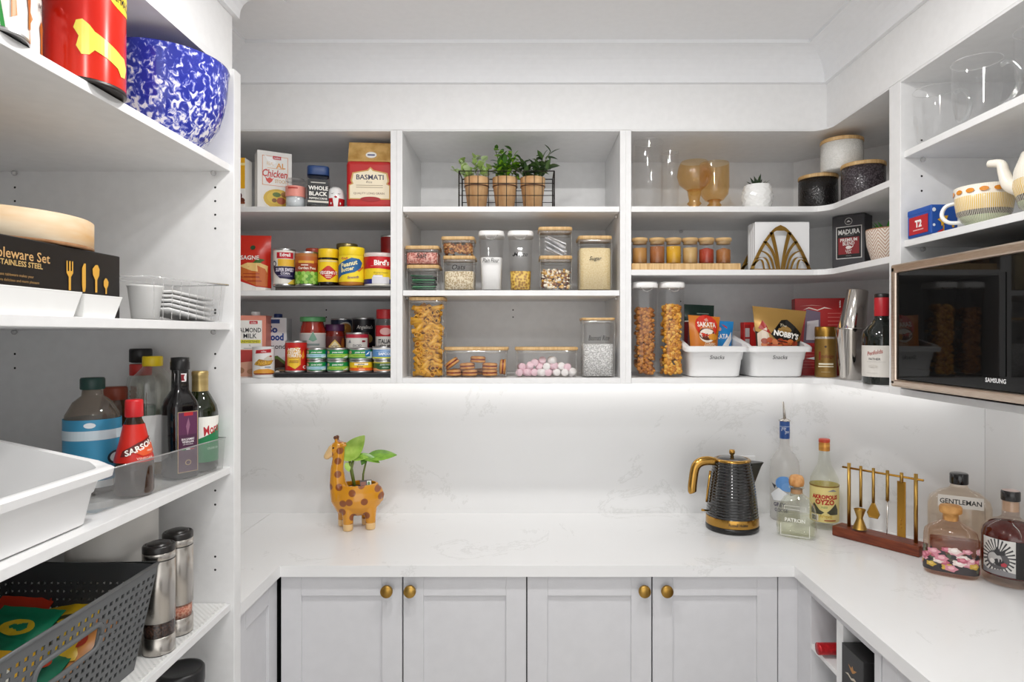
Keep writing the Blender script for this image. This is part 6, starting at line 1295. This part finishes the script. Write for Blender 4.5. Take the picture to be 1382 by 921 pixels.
for q in range(9):
    a = math.radians(-32+64*q/8); v += [(.062*math.cos(a), .058*math.sin(a), .211), (.066*math.cos(a), .062*math.sin(a), .165)]
tip = [(.099, -.006, .213), (.099, .006, .213)]
mbk = MB(); k0 = v[:]
mbk.add([(.052, -.030, .214), (.100, -.006, .2125), (.100, .006, .2125), (.052, .030, .214), (.066, -.020, .150), (.068, .020, .150), (.094, 0, .198)], [(0, 1, 2, 3), (0, 4, 6, 1), (1, 6, 2), (2, 6, 5, 3), (4, 5, 6)])
mk('spout', mbk, M('#161515', .3), t)
mk('handle', MB().pipe([(-.050, 0, .2125), (-.075, 0, .217), (-.098, 0, .214), (-.114, 0, .203), (-.121, 0, .186), (-.125, 0, .160), (-.128, 0, .135), (-.1285, 0, .118), (-.1275, 0, .113)], [.010, .0115, .012, .012, .0115, .0115, .0115, .011, .007], 14, flat=1.25), GLD_, t)
mk('water_gauge', MB().tube([(-.083, -.004, .085), (-.0785, -.004, .13), (-.071, -.004, .185)], .004, 8), GLD_, t)
mk('switch', MB().tube([(-.079, -.006, .058), (-.099, -.008, .060), (-.101, -.008, .060)], [.0035, .0055, .004], 8, flat=.7), GLD_, t)
art(t, [T('Russell Hobbs', 0, .5, 1., '#5a4426', 1., .02, .1)], .06, .009, on_cyl(.0826, .0265, -math.pi/2-.08), .4)
# ---- bottles
def wbottle(name, label, x, y, prof_, mat, rz=None, e=2., sx=1., sy=1., seg=32):
    t = thing(name, label, 'bottle', x, y, ZW, face(x, y) if rz is None else rz)
    mk('glass_body', MB().lathe(prof_, seg, sx, sy, e), mat, t); return t
x, y = X(1059, 2.135), 2.135
t = wbottle('vodka_bottle', 'tall frosted vodka bottle with a blue neck and metal pourer', x, y, [(0, .004), (.044, 0), (.047, .004), (.047, .175), (.045, .195), (.034, .215), (.021, .232), (.0155, .250), (.015, .325)], clear('frosted', '#f6f6f5', .05, .3, .25, .42, '#f2f0ee'))
mk('neck_sleeve', MB().lathe([(.0158, .272), (.0162, .274), (.0162, .329), (.0155, .331), (0, .331)], 24), M('#264f94', .4), t)
art(t, [T('grey', -.1, .55, .22, '#e8ecf2', .5, 0, .25), T('goose', .25, .35, .2, '#e8ecf2', .4, 0, .25), R(-.9, .70, .9, .73, '#b8c8e0')], .032, .055, on_cyl(.0163, .274), cut=.003)
mk('pourer', MB().lathe([(.019, .331), (.0195, .334), (.012, .337), (.006, .340), (0, .340)], 20), STEEL, t); mk('pour_tube', MB().tube([(0, 0, .338), (-.002, 0, .365), (-.005, 0, .396)], [.005, .004, .0028], 10), STEEL, t)
art(t, [O(-.02, .72, .30, .16, '#5f92cf'), O(.1, .64, .2, .10, '#6a9ad4'), P([(-.55, .44), (-.2, .62), (.2, .45), (.6, .52), (.6, .38), (.1, .34), (-.4, .32)], '#e9ebee'), P([(-.5, .70), (-.35, .58), (-.3, .66)], '#3a3a44'), T('GREY', -.18, .24, .09, '#3a3550', .42, .02), T('GOOSE', -.12, .12, .08, '#3a3550', .46, .02), P([(.1, .86), (.25, .74), (.35, .9), (.26, .80)], '#eef0f2')], .094, .15, on_cyl(.0473, .02), cut=.006)
x, y = X(1112.5, 2.045), 2.045
t = wbottle('ouzo_bottle', 'clear spirit bottle with a yellow label and red lettering', x, y, [(0, .004), (.041, 0), (.0435, .004), (.0435, .145), (.042, .160), (.030, .185), (.0205, .203), (.0165, .235), (.0155, .255)], clear('spirit_glass', '#f9faf6', .04, .6, .03, .02, pw=4.))
mk('cap', MB().lathe([(.0165, .247), (.017, .249), (.017, .270), (.0165, .272), (.0165, .282), (.015, .284), (0, .284)], 24), noisy('orange_cap', '#b5702c', '#d8a04c', 90, .35, .4, stretch=(.2, .2, 1)), t)
mk('cap_top', MB().lathe([(.0166, .2745), (.0172, .275), (.0172, .2835), (.015, .2855), (0, .2855)], 24), M('#c9452c', .35), t)
mk('label', MB().lathe([(.0438, .024), (.0438, .140)], 32), M('#e0cf86', .5), t)
art(t, [R(-1.5, .96, 1.5, 1, '#8a6a2c'), T('AKROPOLIS', .02, .70, .12, '#b51f1c', .92, .05), T('OYZO', .02, .56, .15, '#b5331f', .66, .05), P([(-.5, .36), (-.36, .52), (-.16, .34), (0, .28), (-.1, .22), (-.5, .22)], '#4a4a3a'), P([(.5, .36), (.40, .52), (.2, .36), (.08, .28), (.2, .22), (.5, .22)], '#4a4a3a'), P([(.1, .86), (.3, .92), (.45, .86)], '#8a8a90'), T('ouzo', .0, .42, .05, '#5a8a4a', .2), T('Αθηνα', .05, .16, .10, '#c9a83a', .6, .03), R(-.48, .03, -.2, .20, '#e8e6dc'), R(-.44, .05, -.24, .18, '#5a5a5a'), R(.0, .05, .4, .08, '#a8542c')], .0876, .116, on_cyl(.0438, .024), cut=.006)
# squat tequila bottle
x, y = X(1075, 1.952), 1.952
t = wbottle('tequila_bottle', 'squat clear tequila bottle with a round cork stopper', x, y, [(0, .006), (.050, 0), (.056, .006), (.0585, .03), (.057, .07), (.051, .095), (.036, .118), (.022, .128), (.0165, .135), (.0165, .150)], clear('thick_glass', '#f8f9f4', .06, .75, .02, .0, pw=3.), face(x, y)-.12, 3., 1., .62, 40)
mk('neck_ring', MB().lathe([(.0165, .147), (.022, .149), (.022, .153), (.017, .155)], 28), clear('thick_glass', ''), t)
mk('stopper', MB().lathe([(.013, .153), (.0205, .156), (.0225, .166), (.0215, .178), (.017, .186), (.008, .189), (0, .1895)], 28), noisy('cork', '#b8793c', '#dca56a', 60, .6, stretch=(1, 1, .5)), t)
mk('neck_band', MB().lathe([(.0172, .132), (.0172, .146)], 24), M('#a8825c', .6), t)
mk('tequila', MB().lathe([(0, .010), (.049, .009), (.0525, .03), (.051, .066), (0, .066)], 36, 1, .58, 3.), clear('tequila', '#fafaf2', .02, .2, .05, .0), t)
art(t, [R(-.3, .80, .3, .812, '#dcdcd4'), R(-.3, .90, .3, .912, '#dcdcd4'), R(-.3, .80, -.288, .912, '#dcdcd4'), R(.288, .80, .3, .912, '#dcdcd4'), T('PATRON', 0, .50, .11, '#e4e4dc', .55, .02), R(-.40, .03, -.38, .38, '#dcdcd2'), R(.38, .03, .40, .38, '#dcdcd2'), R(-.4, .03, .4, .05, '#dcdcd2')], .104, .105, on_flat(-.0365, 0, .004), .3)
# bar tool stand
A, Bp = Vector((1.008, 1.948, 0)), Vector((1.120, 1.796, 0)); dr = (Bp-A).normalized(); rz = math.atan2(dr.y, dr.x); mid = (A+Bp)/2; half = (Bp-A).length/2
t = thing('bar_tool_stand', 'dark wooden stand with brass posts and rail for bar tools', 'stand', mid.x, mid.y, ZW, rz)
mk('base_block', MB().bbox(-half-.036, half+.022, -.034, .026, 0, .030, .003), noisy('mahogany', '#5f2410', '#7d3a1c', 18, .4, stretch=(1, 8, 8)), t)
for s_ in (-1, 1): mk('post', MB().tube([(s_*half, 0, .028), (s_*half, 0, .226)], .0052, 14), BRASS, t)
mk('rail', MB().tube([(-half-.020, 0, .211), (half+.020, 0, .211)], .0032, 12), GOLD, t)
def toolpos(px): # along the rail
    f_ = (px-1146)/(1236-1146); lo, hi = 0., 1.
    for _ in range(40):
        m_ = (lo+hi)/2; p = A.lerp(Bp, m_)
        if CX+F*p.x/p.y < px: lo = m_
        else: hi = m_
    return A.lerp(Bp, lo)
def tool(name, label, px):
    p = toolpos(px); return thing(name, label, 'bar tool', p.x, p.y, ZW, rz, 'brass bar tools on the stand')
t = tool('jigger', 'brass double jigger hanging from the bar stand rail', 1163)
mk('handle', MB().tube([(0, -.006, .224), (0, -.006, .10)], .0045, 10), BRASS, t)
mk('cup', MB().lathe([(.0205, .035), (.0195, .037), (.010, .062), (.0085, .068), (.016, .092), (.0165, .094), (.0155, .092), (.0075, .068)], 28, c=(0, -.012, 0)), BRASS, t)
t = tool('strainer', 'brass strainer paddle hanging from the bar stand rail', 1180)
mk('handle', MB().tube([(0, -.006, .224), (0, -.006, .12)], .0045, 10), BRASS, t)
mk('paddle', MB().tube([(0, -.006, .125), (-.006, -.006, .112), (-.017, -.006, .088), (-.012, -.006, .076), (.012, -.006, .076), (.017, -.006, .088), (.006, -.006, .112), (0, -.006, .125)], .0022, 8), BRASS, t)
mk('strainer_disc', MB().plate([(0, .122), (-.016, .088), (-.011, .077), (.011, .077), (.016, .088)], -.0068, -.0052), GOLD, t)
t = tool('bar_spoon', 'slim brass bar pick hanging from the bar stand rail', 1199)
mk('handle', MB().tube([(0, -.006, .224), (0, -.006, .135)], .0048, 10), BRASS, t); mk('shaft', MB().tube([(0, -.006, .136), (0, -.008, .06), (0, -.010, .036)], [.0022, .0016, .001], 8), STEEL, t)
t = tool('bottle_opener', 'flat polished brass bottle opener hanging from the bar stand rail', 1218)
mk('handle', MB().tube([(0, -.006, .224), (0, -.006, .195)], .0048, 10), BRASS, t); mk('blade', MB().bbox(-.0115, .0115, -.0085, -.0045, .038, .199, .0012), GOLD, t)
for zz in (.088, .076, .066): mk('stud', MB().ball((0, -.009, zz), .0022, 0, 8, 6), GOLD, t)
# flat clear whisky-style bottle at the back
x, y = 1.225, 1.770
t = wbottle('gin_bottle', 'broad flat clear bottle with a black cap behind the floral bottle', x, y, [(0, .008), (.069, 0), (.075, .006), (.075, .152), (.070, .170), (.048, .189), (.026, .198), (.0205, .205), (.0195, .218)], clear('amber_tint', '#fbf4ea', .06, .7, .02, .02, '#d8bfa0', pw=3.2), face(x, y, .9), 6., 1., .42, 48); t.scale = (1, 1, .965)
mk('cap', MB().lathe([(.0215, .212), (.0225, .214), (.0225, .240), (.021, .2425), (0, .2425)], 28), M('#131212', .2, 0, .3), t)
mk('spirit', MB().lathe([(0, .010), (.066, .010), (.069, .014), (.069, .048), (0, .048)], 40, 1, .36, 6.), clear('amber_liquid', '#d98f3a', .03, .2, .05, .45, '#b8691c'), t)
art(t, [R(-.34, .78, .36, .96, '#e4e0d8'), T('GENTLEMAN', .01, .87, .075, '#2a2826', .64, .02)], .15, .19, on_flat(-.0325, 0, .0), .4)
# floral bottle
x, y = X(1283, 1.642), 1.642
FL = clear('pink_glass', '#f7e9dd', .06, .7, .02, .02, '#e6b9a8', pw=3.)
t = wbottle('floral_bottle', 'oval clear bottle printed with pink flowers, with a cork stopper', x, y, [(0, .008), (.056, 0), (.0605, .006), (.0605, .098), (.0575, .112), (.046, .124), (.030, .133), (.0195, .140), (.0185, .150)], FL, face(x, y), 3., 1., .58, 48)
mk('stopper', MB().lathe([(.0165, .140), (.0175, .158), (.024, .159), (.0255, .162), (.0255, .174), (.023, .178), (0, .1785)], 28), noisy('cork2', '#b57c3c', '#d49e5c', 40, .6), t)
SX = .0612
def onoval(u, v_, d):
    # wraps print round the oval body
    tt = -math.pi/2+u/(SX*1.0); a, b_ = math.cos(tt), math.sin(tt); rr_ = (abs(a)**3+abs(b_)**3)**(-1/3)
    return (a*rr_*(SX+d), b_*rr_*(SX*.58+d), v_)
rnd = random.Random(5)
fi = [P([(-.78+.065*k, .10) for k in range(25)]+[(.78-.065*k, .52+.10*math.sin(k*1.9)+.04*math.cos(k*3.7)) for k in range(25)], '#3a3436')]
for k in range(40): fi.append(O(rnd.uniform(-.75, .75), rnd.uniform(.14, .60), rnd.uniform(.04, .07), rnd.uniform(.03, .05), rnd.choice(('#4f5a48', '#2c2a2c', '#5a5448', '#6a6a5a')), 10))
for k in range(36):
    u_, v_ = -.72+1.44*((k*.618) % 1), .17+.46*rnd.random(); sz = rnd.uniform(.07, .12); c1, c2 = rnd.choice((('#cf8a97', '#e6b6bd'), ('#e3d3cc', '#f0e8e2'), ('#b85f72', '#d68a98'), ('#c9a544', '#dcc070'), ('#d9a0a8', '#f0d4d4')))
    fi.append(P([(u_+sz*(1+.18*math.cos(5*q*.3927))*math.cos(q*.3927), v_+sz*.62*(1+.18*math.cos(5*q*.3927))*math.sin(q*.3927)) for q in range(16)], c1)); fi.append(O(u_, v_+.01, sz*.5, sz*.32, c2, 10))
art(t, fi, .122, .118, onoval, .35, off0=.0003, step=.00002, cut=.006)
# rum bottle
x, y = X(1364, 1.592), 1.592
t = wbottle('rum_bottle', 'stout bottle of dark red spirit with a black and white label', x, y, [(0, .010), (.056, 0), (.062, .004), (.0635, .012), (.0625, .020), (.0635, .026), (.0635, .118), (.060, .134), (.046, .150), (.026, .158), (.0185, .165), (.0185, .205)], clear('rum_glass', '#f8efe8', .05, .6, .02, .0, pw=3.5), face(x, y))
mk('rum', MB().lathe([(0, .022), (.060, .022), (.0608, .030), (.0608, .117), (.057, .131), (.044, .146), (0, .150)], 40), clear('rum', '#8a2a20', .02, .15, .05, .75, '#7a1f15'), t)
mk('stopper', MB().lathe([(.0165, .178), (.0165, .206)], 24), M('#cdb49c', .6), t)
mk('cap', MB().lathe([(.0195, .2045), (.0205, .206), (.0205, .226), (.019, .229), (.0, .229)], 28), M('#1a1717', .25, 0, .3), t)
mk('cap_top', MB().lathe([(0, .2295), (.0185, .2295)], 28), M('#c9b0a8', .3), t)
li = [R(-.5, .0, .5, 1, '#d9d7d2')]
for k in range(26):
    a = k*2*math.pi/26; li.append(P([(0, .5), (.5*math.cos(a), .5+.5*math.sin(a)), (.5*math.cos(a+.1), .5+.5*math.sin(a+.1))], '#3c3a3c'))
li += [O(.0, .42, .34, .26, '#5a585a'), O(-.08, .44, .22, .17, '#b8b6b4'), O(.05, .36, .16, .10, '#343234'), O(-.15, .36, .08, .07, '#e0deda'), P([(.1, .32), (.2, .38), (.28, .34), (.24, .26), (.12, .26)], '#b5404a'), P([(-.1, .62), (0, .80), (.1, .66), (.25, .78), (.2, .58), (0, .54)], '#3a383a'), P([(-.5, .0), (.5, .0), (.5, .12), (.1, .16), (-.3, .10), (-.5, .18)], '#8a888a'), R(.5, -.02, .72, 1.0, '#17120f')]
art(t, li, .074, .088, on_cyl(.0642, .028, -math.pi/2-.42), .4, off0=.0004, step=.00002, cut=.006)
